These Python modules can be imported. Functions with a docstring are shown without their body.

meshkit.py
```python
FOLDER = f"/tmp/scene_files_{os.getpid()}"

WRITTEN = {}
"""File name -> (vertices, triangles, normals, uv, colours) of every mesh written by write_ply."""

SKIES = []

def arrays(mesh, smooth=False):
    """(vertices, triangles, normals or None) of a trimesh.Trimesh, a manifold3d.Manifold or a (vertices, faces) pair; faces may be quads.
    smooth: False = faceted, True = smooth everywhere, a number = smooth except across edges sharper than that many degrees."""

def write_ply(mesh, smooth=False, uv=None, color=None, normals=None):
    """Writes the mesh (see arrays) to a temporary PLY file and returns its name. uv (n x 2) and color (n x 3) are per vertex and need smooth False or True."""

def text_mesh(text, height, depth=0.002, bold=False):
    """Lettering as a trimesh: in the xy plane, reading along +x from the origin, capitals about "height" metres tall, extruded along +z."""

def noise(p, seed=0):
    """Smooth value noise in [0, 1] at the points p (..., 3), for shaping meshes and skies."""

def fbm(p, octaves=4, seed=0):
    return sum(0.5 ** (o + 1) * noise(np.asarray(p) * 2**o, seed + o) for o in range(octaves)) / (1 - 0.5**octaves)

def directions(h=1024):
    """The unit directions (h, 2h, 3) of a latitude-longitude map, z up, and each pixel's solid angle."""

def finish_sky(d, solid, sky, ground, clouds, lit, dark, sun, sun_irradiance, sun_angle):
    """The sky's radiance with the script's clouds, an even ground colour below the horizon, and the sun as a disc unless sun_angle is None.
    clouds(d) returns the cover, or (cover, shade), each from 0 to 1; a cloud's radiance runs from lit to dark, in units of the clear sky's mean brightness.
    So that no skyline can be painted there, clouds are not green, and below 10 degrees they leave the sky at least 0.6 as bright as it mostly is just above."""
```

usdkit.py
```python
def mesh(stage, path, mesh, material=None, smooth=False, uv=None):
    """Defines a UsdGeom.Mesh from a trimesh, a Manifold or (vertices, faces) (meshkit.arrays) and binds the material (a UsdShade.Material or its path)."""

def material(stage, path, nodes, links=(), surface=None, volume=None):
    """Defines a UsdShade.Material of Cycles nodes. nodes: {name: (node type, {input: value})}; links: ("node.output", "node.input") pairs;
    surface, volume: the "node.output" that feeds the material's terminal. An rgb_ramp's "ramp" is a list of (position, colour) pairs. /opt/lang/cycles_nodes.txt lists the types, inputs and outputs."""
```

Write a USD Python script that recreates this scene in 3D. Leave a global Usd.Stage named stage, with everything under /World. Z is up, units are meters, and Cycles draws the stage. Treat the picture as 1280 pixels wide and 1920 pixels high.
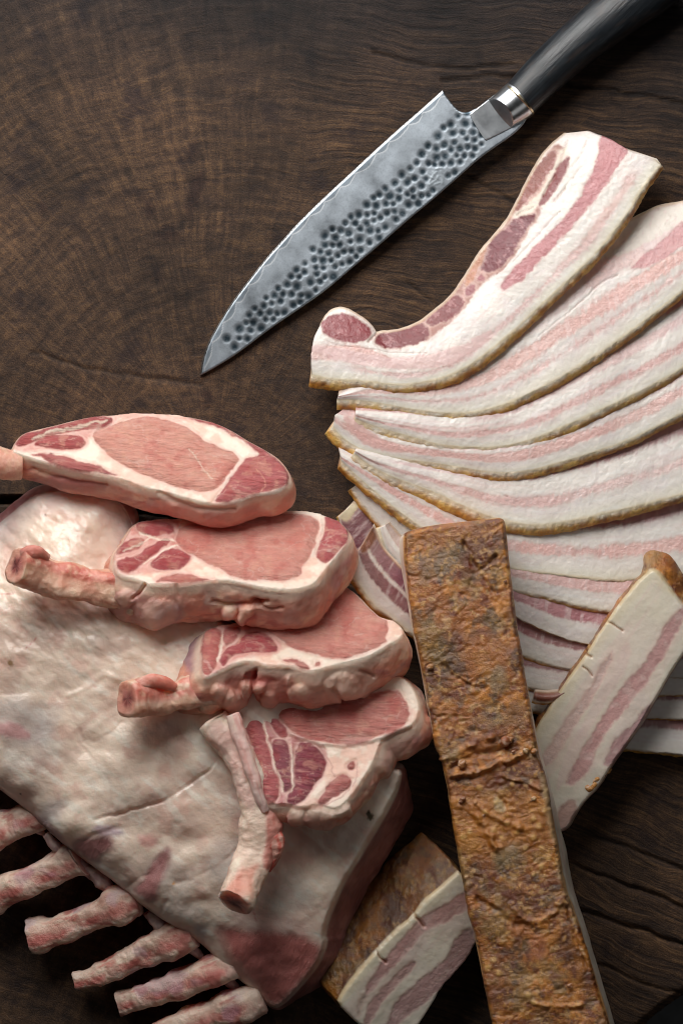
import math
import numpy as np
from scipy.spatial import Delaunay
from pxr import Usd, UsdGeom, UsdLux, UsdShade, Sdf, Gf, Vt
import usdkit, meshkit

stage = Usd.Stage.CreateInMemory()
UsdGeom.SetStageUpAxis(stage, UsdGeom.Tokens.z)
UsdGeom.SetStageMetersPerUnit(stage, 1.0)
UsdGeom.Xform.Define(stage, '/World')
UsdGeom.Scope.Define(stage, '/World/Looks')

# ------------------------------------------------------------------ camera and light
S = 0.00026          # metres per photograph pixel on the board
H = 1.3              # camera height over the board
cam = UsdGeom.Camera.Define(stage, '/World/camera')
cam.AddTranslateOp().Set(Gf.Vec3d(0, 0, H))
W_, H_ = 1280 * S, 1920 * S
cam.CreateFocalLengthAttr(85.0)
cam.CreateHorizontalApertureAttr(85.0 * W_ / H)
cam.CreateVerticalApertureAttr(85.0 * H_ / H)
cam.CreateClippingRangeAttr(Gf.Vec2f(0.05, 20))
cam.CreateExposureAttr(0.12)

def rect_light(name, pos, target, w, h, power, color):
    l = UsdLux.RectLight.Define(stage, '/World/' + name)
    l.CreateWidthAttr(w); l.CreateHeightAttr(h); l.CreateIntensityAttr(power); l.CreateColorAttr(Gf.Vec3f(*color))
    m = Gf.Matrix4d().SetLookAt(Gf.Vec3d(*pos), Gf.Vec3d(*target), Gf.Vec3d(0.02, 0, 1)).GetInverse()
    l.AddTransformOp().Set(m)
    return l

rect_light('window_softbox', (-0.18, 0.54, 0.47), (0.04, 0.10, 0.0), 0.60, 0.40, 8.9, (1.0, 0.975, 0.94))
rect_light('added_sheen_strip', (-0.25, 0.95, 0.24), (0.0, 0.0, 0.03), 0.9, 0.22, 3.4, (0.97, 0.98, 1.0))  # added low strip light, only there for sheen on the tilted faces
rect_light('added_front_fill', (0.45, -0.62, 0.95), (0, -0.05, 0), 0.7, 0.5, 0.42, (1.0, 0.95, 0.90))  # added weak fill that brightens the sides turned towards the bottom edge
rect_light('added_overhead_fill', (0.45, 0.46, 1.25), (0.05, 0.08, 0), 0.6, 0.6, 0.42, (0.97, 0.98, 1.0))  # added overhead fill in place of ambient light

# ------------------------------------------------------------------ helpers
def proj(px, py, z):
    k = (H - z) / H
    return np.stack([(np.asarray(px, float) - 640) * S * k, (960 - np.asarray(py, float)) * S * k, np.zeros_like(k * np.asarray(px, float)) + z], -1)

def topx(X):
    k = H / (H - X[:, 2])
    return np.stack([X[:, 0] * k / S + 640, 960 - X[:, 1] * k / S], -1)

class Plane:
    """The plane through pixel (px0, py0) at height z0 with slopes gx, gy (dz/dX, dz/dY)."""
    def __init__(s, px0, py0, z0, gx=0.0, gy=0.0):
        s.o = proj(px0, py0, z0); s.gx, s.gy = gx, gy
        n = np.array([-gx, -gy, 1.0]); s.N = n / np.linalg.norm(n)
        u = np.array([1, 0, gx]); s.U = u / np.linalg.norm(u); s.V = np.cross(s.N, s.U)
    def hit(s, P):
        P = np.asarray(P, float)
        a, b = (P[:, 0] - 640) * S, (960 - P[:, 1]) * S
        z = (s.o[2] - s.gx * s.o[0] - s.gy * s.o[1] + s.gx * a + s.gy * b) / (1 + (s.gx * a + s.gy * b) / H)
        return np.stack([a * (1 - z / H), b * (1 - z / H), z], -1)
    def uv(s, P):
        d = s.hit(P) - s.o
        return np.stack([d @ s.U, d @ s.V], -1)
    def world(s, L):
        return s.o + L[:, :1] * s.U + L[:, 1:2] * s.V + L[:, 2:3] * s.N

def hexc(c):
    c = np.array(c, float) / 255
    return np.where(c <= 0.04045, c / 12.92, ((c + 0.055) / 1.055) ** 2.4)

def fbm(p, scale, oct=4, seed=0):
    return meshkit.fbm(np.asarray(p, float) * scale + 37.7, oct, seed)

def f2(P, scale, oct=4, seed=0):
    return fbm(np.c_[P, np.zeros(len(P))], scale, oct, seed)

def sstep(a, b, x):
    t = np.clip((x - a) / (b - a), 0, 1)
    return t * t * (3 - 2 * t)

def chaikin(p, closed, n=2):
    p = np.asarray(p, float)
    for _ in range(n):
        q = np.roll(p, -1, 0) if closed else p[1:]
        a = p if closed else p[:-1]
        r = np.empty((2 * len(a), p.shape[1])); r[0::2] = 0.75 * a + 0.25 * q; r[1::2] = 0.25 * a + 0.75 * q
        p = r if closed else np.vstack([p[:1], r, p[-1:]])
    return p

def resample(p, step=None, n=None, closed=False):
    p = np.asarray(p, float)
    if closed: p = np.vstack([p, p[:1]])
    d = np.r_[0, np.cumsum(np.linalg.norm(np.diff(p, axis=0), axis=1))]
    n = n or max(3, int(round(d[-1] / step)))
    t = np.linspace(0, d[-1], n, endpoint=not closed)
    return np.stack([np.interp(t, d, p[:, k]) for k in range(p.shape[1])], 1)

def seg_dist(P, poly, closed):
    P = np.asarray(P, float); poly = np.asarray(poly, float)
    A = poly if closed else poly[:-1]; B = np.roll(poly, -1, 0) if closed else poly[1:]
    best = np.full(len(P), 1e18); inside = np.zeros(len(P), bool)
    for a, b in zip(A, B):
        e = b - a; w = P - a
        t = np.clip((w @ e) / max(e @ e, 1e-30), 0, 1)
        d = w - t[:, None] * e
        best = np.minimum(best, (d * d).sum(1))
        if closed and a[1] != b[1]:
            c = ((a[1] <= P[:, 1]) & (P[:, 1] < b[1])) | ((b[1] <= P[:, 1]) & (P[:, 1] < a[1]))
            xi = a[0] + (P[:, 1] - a[1]) / (b[1] - a[1]) * e[0]
            inside ^= c & (P[:, 0] < xi)
    d = np.sqrt(best)
    return np.where(inside, -d, d) if closed else d

def ccw(p):
    p = np.asarray(p, float); q = np.roll(p, -1, 0)
    return p if (p[:, 0] * q[:, 1] - q[:, 0] * p[:, 1]).sum() > 0 else p[::-1]

def normals(v, f):
    n = np.zeros_like(v); c = np.cross(v[f[:, 1]] - v[f[:, 0]], v[f[:, 2]] - v[f[:, 0]])
    for k in range(3):
        for a in range(3): n[:, a] += np.bincount(f[:, k], c[:, a], len(v))
    return n / np.maximum(np.linalg.norm(n, axis=1, keepdims=True), 1e-20)

def tri_fill(b, step):
    """Triangulates the closed outline b (resampled) with inner points on a hexagonal grid."""
    lo, hi = b.min(0), b.max(0)
    gx = np.arange(lo[0], hi[0], step); gy = np.arange(lo[1], hi[1], step * 0.866)
    g = np.stack(np.meshgrid(gx, gy), -1).astype(float); g[1::2, :, 0] += step / 2
    g = g.reshape(-1, 2)
    d = seg_dist(g, b, True)
    g, d = g[d < -0.55 * step], d[d < -0.55 * step]
    p = np.vstack([b, g]); t = Delaunay(p).simplices
    c = p[t].mean(1)
    t = t[seg_dist(c, b, True) < 0]
    a = p[t]; cr = np.cross(a[:, 1] - a[:, 0], a[:, 2] - a[:, 0])
    t = t[np.abs(cr) > 1e-12]; cr = cr[np.abs(cr) > 1e-12]
    t[cr < 0] = t[cr < 0][:, ::-1]
    return p, t, np.r_[np.zeros(len(b)), -d]

class Mesh: pass

def slab(poly, step, T, wall=10, r=0.0015, bulge=0.0, flare=None, rbot=0.003, bulge_at=0.5):
    """A thick plate: outline poly (local u, v) on top at w = 0, thickness T down to w = -T. flare: outward offset per outline point at full depth."""
    b = resample(ccw(poly), step, closed=True); nb = len(b)
    p, t, d = tri_fill(b, step)
    tan = np.roll(b, -2, 0) - np.roll(b, 2, 0); tan /= np.linalg.norm(tan, axis=1, keepdims=True)
    nor = np.stack([tan[:, 1], -tan[:, 0]], 1)
    for _ in range(6): nor = nor + np.roll(nor, 1, 0) + np.roll(nor, -1, 0); nor /= np.linalg.norm(nor, axis=1, keepdims=True)
    e = np.clip(d, 0, r)
    top = np.c_[p, -(r - np.sqrt(np.maximum(r * r - (r - e) ** 2, 0)))]
    fl = np.zeros(nb) if flare is None else np.asarray([flare(x) for x in b]) if callable(flare) else flare
    for _ in range(4): fl = (fl + np.roll(fl, 1) + np.roll(fl, -1)) / 3
    V, F, reg, frac = [top], [t], [np.zeros(len(top))], [np.zeros(len(top))]
    prev = np.arange(nb); at = len(top)
    for k in range(1, wall + 1):
        f = k / wall
        g = f ** (math.log(0.5) / math.log(bulge_at))
        off = bulge * math.sin(math.pi * g) + fl * f
        if T * (1 - f) < rbot: off = off - rbot * (1 - math.sqrt(max(0, 1 - (1 - T * (1 - f) / rbot) ** 2)))
        V.append(np.c_[b + nor * np.reshape(off, (-1, 1)) if np.ndim(off) else b + nor * off, np.full(nb, -r - (T - r) * f)])
        cur = at + np.arange(nb); at += nb
        n1, n2 = np.roll(prev, -1), np.roll(cur, -1)
        F += [np.c_[prev, cur, n1], np.c_[n1, cur, n2]]
        reg.append(np.ones(nb)); frac.append(np.full(nb, f)); prev = cur
    V.append(np.r_[V[-1].mean(0)][None]); F.append(np.c_[np.full(nb, at), np.roll(prev, -1), prev]); reg.append([2]); frac.append([1])
    m = Mesh(); m.v = np.vstack(V); m.f = np.vstack(F).astype(int); m.reg = np.concatenate(reg); m.frac = np.concatenate(frac)
    m.d = np.r_[d, np.zeros(len(m.v) - len(d))]
    m.nt = len(top)
    return m

def tube(C, R, seg=28, ref=(0, 0, 1), tip0=True, tip1=True, dish=0.0, sq=1.0, cap=0.16):
    """A tube along the points C with half-axes R (n x 2: across, along ref); closed flat ends. m.s, m.a: position along and around; m.e: 0 on the side, else how far in on an end."""
    C = np.asarray(C, float); R = np.asarray(R, float); n = len(C)
    T = np.gradient(C, axis=0); T /= np.linalg.norm(T, axis=1, keepdims=True)
    A = np.cross(T, ref); A /= np.linalg.norm(A, axis=1, keepdims=True); B = np.cross(A, T)
    th = np.arange(seg) / seg * 2 * math.pi
    V, s, a, e = [], [], [], []
    rows = []
    if tip0: rows += [(0, q, -1) for q in (0.02, 0.35, 0.65, 0.86, 0.96)]
    rows += [(i, 1.0, 0) for i in range(n)]
    if tip1: rows += [(n - 1, q, 1) for q in (0.96, 0.86, 0.65, 0.35, 0.02)]
    for i, q, end in rows:
        o = C[i] + end * T[i] * (R[i].min() * cap * math.sqrt(1 - q * q) - dish * (1 - q)) if end else C[i]
        V.append(o + q * (R[i, 0] * (np.sign(np.cos(th)) * np.abs(np.cos(th)) ** sq)[:, None] * A[i] + R[i, 1] * (np.sign(np.sin(th)) * np.abs(np.sin(th)) ** sq)[:, None] * B[i]))
        s.append(np.full(seg, i / (n - 1))); a.append(th); e.append(np.full(seg, (1 - q) * end))
    m = Mesh(); m.v = np.vstack(V); m.s = np.concatenate(s); m.a = np.concatenate(a); m.e = np.concatenate(e)
    F = []
    for i in range(len(rows) - 1):
        p = i * seg + np.arange(seg); q = p + seg; p1, q1 = np.roll(p, -1), np.roll(q, -1)
        F += [np.c_[p, p1, q], np.c_[p1, q1, q]]
    last = (len(rows) - 1) * seg
    F.append(np.array([[0, i + 1, i] for i in range(1, seg - 1)])); F.append(np.array([[last, last + i, last + i + 1] for i in range(1, seg - 1)]))
    m.f = np.vstack(F)
    if np.einsum('ij,ij->i', m.v[m.f[:, 0]], np.cross(m.v[m.f[:, 1]], m.v[m.f[:, 2]])).sum() < 0: m.f = m.f[:, ::-1]
    return m

def curve(P, n, zs=None, S_=None):
    """A smooth path of n points through pixels with heights."""
    P = np.asarray(P, float)
    c = resample(chaikin(P, False, 3), n=n)
    return proj(c[:, 0], c[:, 1], c[:, 2])

def displace(m, h):
    n = normals(m.v, m.f); m.v = m.v + n * np.reshape(h, (-1, 1)); return m

# ---- painting: colours of the material itself, set per vertex from outlines in picture pixels
def warp(P, amp, scale, seed=0):
    q = np.c_[P, np.zeros(len(P))]
    return P + amp * 2 * np.c_[fbm(q, scale, 3, seed) - 0.5, fbm(q, scale, 3, seed + 11) - 0.5]

def fill(C, P, poly, col, soft=1.6, sm=2, op=1.0, where=None):
    d = seg_dist(P, chaikin(poly, True, sm), True)
    a = sstep(soft, -soft, d) * op
    if where is not None: a = a * where
    C[:] = C * (1 - a[:, None]) + a[:, None] * hexc(col)
    return a

def stroke(C, P, line, col, w=2.0, soft=1.5, op=1.0, where=None):
    d = seg_dist(P, chaikin(line, False, 2), False)
    a = sstep(w + soft, w - soft, d) * op
    if where is not None: a = a * where
    C[:] = C * (1 - a[:, None]) + a[:, None] * hexc(col)
    return a

def blend(C, a, col):
    a = np.reshape(a, (-1, 1)); C[:] = C * (1 - a) + a * hexc(col)

def flat(n, col): return np.tile(hexc(col), (n, 1))

# ---- the scene graph
class Thing:
    used = {}
    def __init__(s, name, label, cat, group=None, kind=None):
        s.parts = []; s.label, s.cat, s.group, s.kind = label, cat, group, kind
        k = Thing.used.get(name, 0); Thing.used[name] = k + 1
        s.path = f'/World/{name}' + (f'_{k:03d}' if k else '')
        s.names = {}
    def part(s, name, v, f, mat, col=None, nor=None, label=None, parent=None, smooth=True):
        path = parent or ''
        key = (path, name); k = s.names.get(key, 0); s.names[key] = k + 1
        full = f'{path}/{name}' + (f'_{k:03d}' if k else '')
        if nor is None and smooth: nor = normals(v, f)
        s.parts.append((full, v, f, mat, col, nor, label)); return full
    def split(s, m, col, lab, names, mats, labels=None):
        """One skin cut into parts: face label = the commonest of its corners' labels."""
        nor = normals(m.v, m.f); fl = np.median(lab[m.f], axis=1).astype(int)
        for i, nm in enumerate(names):
            f = m.f[fl == i]
            if not len(f): continue
            u, inv = np.unique(f, return_inverse=True)
            s.part(nm, m.v[u], inv.reshape(-1, 3), mats[i], col[u], nor[u], labels[i] if labels else None)
    def finish(s):
        allv = np.vstack([p[1] for p in s.parts])
        base = np.r_[(allv[:, :2].min(0) + allv[:, :2].max(0)) / 2, allv[:, 2].min()]
        x = UsdGeom.Xform.Define(stage, s.path); x.AddTranslateOp().Set(Gf.Vec3d(*base)); p = x.GetPrim()
        p.SetCustomDataByKey('label', s.label); p.SetCustomDataByKey('category', s.cat)
        if s.group: p.SetCustomDataByKey('group', s.group)
        if s.kind: p.SetCustomDataByKey('kind', s.kind)
        for full, v, f, mat, col, nor, label in s.parts:
            q = write_mesh(s.path + full, v - base, f, mat, col, nor)
            if label: q.GetPrim().SetCustomDataByKey('label', label)

def write_mesh(path, v, f, mat, col=None, nor=None):
    m = UsdGeom.Mesh.Define(stage, path)
    m.CreatePointsAttr(Vt.Vec3fArray.FromNumpy(np.ascontiguousarray(v, np.float32)))
    m.CreateFaceVertexCountsAttr(Vt.IntArray.FromNumpy(np.full(len(f), 3, np.int32)))
    m.CreateFaceVertexIndicesAttr(Vt.IntArray.FromNumpy(np.ascontiguousarray(f, np.int32).ravel()))
    m.CreateSubdivisionSchemeAttr('none')
    if nor is not None:
        m.CreateNormalsAttr(Vt.Vec3fArray.FromNumpy(np.ascontiguousarray(nor, np.float32))); m.SetNormalsInterpolation('vertex')
    if col is not None:
        UsdGeom.PrimvarsAPI(m).CreatePrimvar('tint', Sdf.ValueTypeNames.Color3fArray, 'vertex').Set(Vt.Vec3fArray.FromNumpy(np.ascontiguousarray(np.clip(col, 0.003, 0.95), np.float32)))
    UsdShade.MaterialBindingAPI.Apply(m.GetPrim()).Bind(UsdShade.Material.Get(stage, '/World/Looks/' + mat))
    return m

def structure(path, v, f, mat, col=None, nor=None, label=None):
    m = write_mesh('/World/' + path, v, f, mat, col, nor); p = m.GetPrim()
    p.SetCustomDataByKey('kind', 'structure'); p.SetCustomDataByKey('category', 'table')
    if label: p.SetCustomDataByKey('label', label)

# ------------------------------------------------------------------ materials
def flesh(name, rough, rvar, bscale, bdist, stretch=(1, 1, 1), rot=0.0, finew=0.30, var=0.10, spec=0.5, coat=0.0, fine=2600, metal=0.0, sss=0.0, rad=(1.0, 0.55, 0.42), sscale=0.0020):
    usdkit.material(stage, '/World/Looks/' + name, {
        'a': ('attribute', {'attribute': 'tint'}), 'g': ('geometry', {}),
        'vr': ('vector_rotate', {'rotate_type': 'z_axis', 'angle': float(rot)}), 'm': ('mapping', {'mapping_type': 'point', 'scale': stretch}),
        'n': ('noise_texture', {'scale': bscale, 'detail': 5.0, 'roughness': 0.62}),
        'n2': ('noise_texture', {'scale': fine, 'detail': 2.0}),
        'n3': ('noise_texture', {'scale': bscale * 0.35, 'detail': 3.0}),
        'v': ('map_range', {'from_min': 0.3, 'from_max': 0.7, 'to_min': 1 - var, 'to_max': 1 + var}),
        'mul': ('vector_math', {'math_type': 'scale'}),
        'r': ('map_range', {'from_min': 0.3, 'from_max': 0.7, 'to_min': rough - rvar, 'to_max': rough + rvar}),
        'mixh': ('math', {'math_type': 'multiply_add', 'value2': finew}),
        'b': ('bump', {'strength': 1.0, 'distance': bdist}),
        'p': ('principled_bsdf', {'specular_ior_level': spec, 'coat_weight': coat, 'coat_roughness': 0.16, 'metallic': metal, 'subsurface_weight': sss, 'subsurface_radius': rad, 'subsurface_scale': sscale, 'subsurface_method': 'random_walk'})},
        [('g.position', 'vr.vector'), ('vr.vector', 'm.vector'), ('m.vector', 'n.vector'), ('g.position', 'n2.vector'), ('g.position', 'n3.vector'),
         ('n.fac', 'v.value'), ('a.vector', 'mul.vector1'), ('v.result', 'mul.scale'), ('mul.vector', 'p.base_color'),
         ('n3.fac', 'r.value'), ('r.result', 'p.roughness'),
         ('n2.fac', 'mixh.value1'), ('n.fac', 'mixh.value3'), ('mixh.value', 'b.height'), ('b.normal', 'p.normal'), ('b.normal', 'p.coat_normal')],
        surface='p.BSDF')

flesh('lean_meat', 0.28, 0.10, 300, 0.0027, (0.5, 1.8, 1.3), 0.12, var=0.09, spec=0.5, coat=0.45, sss=0.25)
flesh('side_lean', 0.34, 0.12, 260, 0.0013, (1.8, 0.5, 1.0), 0.35, var=0.10, spec=0.5, coat=0.25, sss=0.22)
flesh('fresh_fat', 0.36, 0.14, 240, 0.0007, var=0.04, spec=0.5, coat=0.25, sss=0.35)
flesh('raw_side', 0.36, 0.14, 170, 0.0011, var=0.07, spec=0.5, coat=0.25, sss=0.35)
flesh('raw_bone', 0.36, 0.12, 240, 0.0009, var=0.07, spec=0.5, coat=0.22, sss=0.3)
flesh('rib_skin', 0.40, 0.12, 260, 0.0011, var=0.07, spec=0.45, coat=0.12, sss=0.3)
flesh('membrane_fat', 0.40, 0.12, 90, 0.0011, var=0.04, spec=0.5, coat=0.16, fine=800, finew=0.05, sss=0.35)
flesh('bacon_fat', 0.38, 0.10, 300, 0.00035, var=0.025, spec=0.5, coat=0.10, finew=0.12, sss=0.45, sscale=0.0022, rad=(1.0, 0.84, 0.72))
flesh('bacon_lean', 0.36, 0.12, 420, 0.0006, var=0.08, spec=0.5, coat=0.10, finew=0.15, sss=0.35, sscale=0.0020, rad=(1.0, 0.70, 0.60))
flesh('bacon_rind', 0.38, 0.12, 420, 0.0010, var=0.16, spec=0.5, coat=0.1, sss=0.25)
flesh('smoked_rind', 0.30, 0.10, 300, 0.0011, var=0.14, spec=0.5, coat=0.6, sss=0.12)
flesh('blade_steel', 0.40, 0.06, 300, 0.00003, var=0.05, metal=1.0)
flesh('polished_steel', 0.26, 0.04, 300, 0.00002, var=0.03, metal=1.0)
flesh('handle_wood', 0.34, 0.08, 330, 0.0003, (0.16, 2.2, 1), -0.79, var=0.40, spec=0.5)

def wood(name):
    C = (-0.055, 0.015)
    N = {'g': ('geometry', {}), 'flat': ('vector_math', {'math_type': 'multiply', 'vector2': (1, 1, 0)}), 'sub': ('vector_math', {'math_type': 'subtract', 'vector2': (C[0], C[1], 0)}),
        'wn': ('noise_texture', {'scale': 10.0, 'detail': 4.0}), 'wc': ('vector_math', {'math_type': 'subtract', 'vector2': (0.5, 0.5, 0.5)}), 'ws': ('vector_math', {'math_type': 'scale', 'scale': 0.034}), 'wa': ('vector_math', {'math_type': 'add'}),
        's': ('separate_xyz', {}), 'len': ('vector_math', {'math_type': 'length'}), 'at': ('math', {'math_type': 'arctan2'}),
        'ra': ('math', {'math_type': 'multiply', 'value2': 46.0}), 'rr': ('math', {'math_type': 'multiply', 'value2': 30.0}), 'rv': ('combine_xyz', {}), 'rn': ('noise_texture', {'scale': 1.0, 'detail': 6.0, 'roughness': 0.68}),
        'ga': ('math', {'math_type': 'multiply', 'value2': 7.0}), 'gr': ('math', {'math_type': 'multiply', 'value2': 260.0}), 'gv': ('combine_xyz', {}), 'gn': ('noise_texture', {'scale': 1.0, 'detail': 6.0, 'roughness': 0.66}),
        # long fibres on the right, bending downwards towards the bottom
        'fs': ('separate_xyz', {}), 'b1': ('math', {'math_type': 'multiply_add', 'value2': -0.8, 'value3': 0.2}), 'b2': ('math', {'math_type': 'multiply'}), 'b3': ('math', {'math_type': 'add'}), 'b4': ('math', {'math_type': 'multiply', 'value2': 520.0}), 'b5': ('math', {'math_type': 'multiply', 'value2': 26.0}), 'bv': ('combine_xyz', {}), 'sn': ('noise_texture', {'scale': 1.0, 'detail': 6.0, 'roughness': 0.68}),
        'fine': ('noise_texture', {'scale': 1250.0, 'detail': 4.0, 'roughness': 0.75}), 'mid': ('noise_texture', {'scale': 260.0, 'detail': 4.0, 'roughness': 0.7}),
        'big': ('noise_texture', {'scale': 13.0, 'detail': 5.0, 'roughness': 0.6}), 'stain': ('noise_texture', {'scale': 42.0, 'detail': 5.0, 'roughness': 0.6}),
        'mxa': ('math', {'math_type': 'multiply_add', 'value2': 0.30}), 'mx': ('noise_texture', {'scale': 9.0, 'detail': 3.0}), 'mr': ('map_range', {'from_min': 0.14, 'from_max': 0.24, 'clamp': True}),
        'm1': ('mix_float', {'fac': 0.50}), 'm2': ('mix_float', {}), 'm2b': ('mix_float', {'fac': 0.24}), 'm3': ('mix_float', {'fac': 0.28}),
        'ramp': ('rgb_ramp', {'ramp': [(0.0, hexc((14, 11, 12))), (0.38, hexc((34, 26, 24))), (0.455, hexc((56, 41, 33))), (0.52, hexc((84, 62, 46))), (0.58, hexc((114, 85, 59))), (0.68, hexc((150, 120, 82))), (1.0, hexc((160, 130, 90)))]}),
        'sr': ('map_range', {'from_min': 0.56, 'from_max': 0.66, 'clamp': True, 'to_max': 0.7}), 'mixs': ('mix_color', {'b': tuple(hexc((38, 26, 28)))}),
        'br': ('map_range', {'from_min': 0.35, 'from_max': 0.65, 'to_min': 0.48, 'to_max': 1.16, 'clamp': True}), 'mb': ('vector_math', {'math_type': 'scale'}),
        'rough': ('map_range', {'from_min': 0.35, 'from_max': 0.65, 'to_min': 0.66, 'to_max': 0.50}), 'h': ('math', {'math_type': 'multiply_add', 'value2': 0.5}), 'b': ('bump', {'strength': 1.0, 'distance': 0.0014}),
        'q1': ('vector_rotate', {'rotate_type': 'z_axis', 'angle': 0.34}), 'k1': ('mapping', {'mapping_type': 'point', 'scale': (34, 1300, 1)}), 'k1n': ('noise_texture', {'scale': 1.0, 'detail': 3.0}), 'k1r': ('map_range', {'from_min': 0.60, 'from_max': 0.72, 'clamp': True}),
        'q2': ('vector_rotate', {'rotate_type': 'z_axis', 'angle': -0.72}), 'k2': ('mapping', {'mapping_type': 'point', 'scale': (40, 1300, 1)}), 'k2n': ('noise_texture', {'scale': 1.0, 'detail': 3.0}), 'k2r': ('map_range', {'from_min': 0.60, 'from_max': 0.72, 'clamp': True}),
        'kx': ('math', {'math_type': 'maximum'}), 'kmm': ('math', {'math_type': 'multiply'}), 'kc': ('mix_color', {'b': tuple(hexc((104, 78, 52)))}),
        'a': ('attribute', {'attribute': 'tint'}), 'mt': ('vector_math', {'math_type': 'multiply'}), 'p': ('principled_bsdf', {'specular_ior_level': 0.32})}
    L = [('g.position', 'flat.vector1'), ('flat.vector', 'sub.vector1'), ('flat.vector', 'wn.vector'), ('wn.color', 'wc.vector1'), ('wc.vector', 'ws.vector1'), ('sub.vector', 'wa.vector1'), ('ws.vector', 'wa.vector2'), ('wa.vector', 's.vector'), ('wa.vector', 'len.vector1'),
         ('s.y', 'at.value1'), ('s.x', 'at.value2'), ('at.value', 'ra.value1'), ('len.value', 'rr.value1'), ('ra.value', 'rv.x'), ('rr.value', 'rv.y'), ('rv.vector', 'rn.vector'),
         ('at.value', 'ga.value1'), ('len.value', 'gr.value1'), ('ga.value', 'gv.x'), ('gr.value', 'gv.y'), ('gv.vector', 'gn.vector'),
         ('wa.vector', 'fs.vector'), ('fs.y', 'b1.value1'), ('fs.x', 'b2.value1'), ('b1.value', 'b2.value2'), ('b2.value', 'b3.value1'), ('fs.y', 'b3.value2'), ('b3.value', 'b4.value1'), ('fs.x', 'b5.value1'), ('b5.value', 'bv.x'), ('b4.value', 'bv.y'), ('bv.vector', 'sn.vector'),
         ('flat.vector', 'fine.vector'), ('flat.vector', 'mid.vector'), ('flat.vector', 'big.vector'), ('flat.vector', 'stain.vector'), ('flat.vector', 'mx.vector'),
         ('mx.fac', 'mxa.value1'), ('s.x', 'mxa.value3'), ('mxa.value', 'mr.value'),
         ('rn.fac', 'm1.a'), ('gn.fac', 'm1.b'), ('mr.result', 'm2.fac'), ('m1.result', 'm2.a'), ('sn.fac', 'm2.b'), ('m2.result', 'm2b.a'), ('mid.fac', 'm2b.b'), ('m2b.result', 'm3.a'), ('fine.fac', 'm3.b'),
         ('m3.result', 'ramp.fac'), ('stain.fac', 'sr.value'), ('sr.result', 'mixs.fac'), ('ramp.color', 'mixs.a'), ('big.fac', 'br.value'), ('flat.vector', 'q1.vector'), ('q1.vector', 'k1.vector'), ('k1.vector', 'k1n.vector'), ('k1n.fac', 'k1r.value'), ('flat.vector', 'q2.vector'), ('q2.vector', 'k2.vector'), ('k2.vector', 'k2n.vector'), ('k2n.fac', 'k2r.value'), ('k1r.result', 'kx.value1'), ('k2r.result', 'kx.value2'),
         ('kx.value', 'kmm.value1'), ('big.fac', 'kmm.value2'), ('kmm.value', 'kc.fac'), ('mixs.result', 'kc.a'), ('kc.result', 'mb.vector1'), ('br.result', 'mb.scale'), ('a.vector', 'mt.vector1'), ('mb.vector', 'mt.vector2'), ('mt.vector', 'p.base_color'),
         ('m3.result', 'rough.value'), ('rough.result', 'p.roughness'), ('fine.fac', 'h.value1'), ('m2b.result', 'h.value3'), ('h.value', 'b.height'), ('b.normal', 'p.normal')]
    usdkit.material(stage, '/World/Looks/' + name, N, L, surface='p.BSDF')
wood('end_grain_wood')
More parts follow.
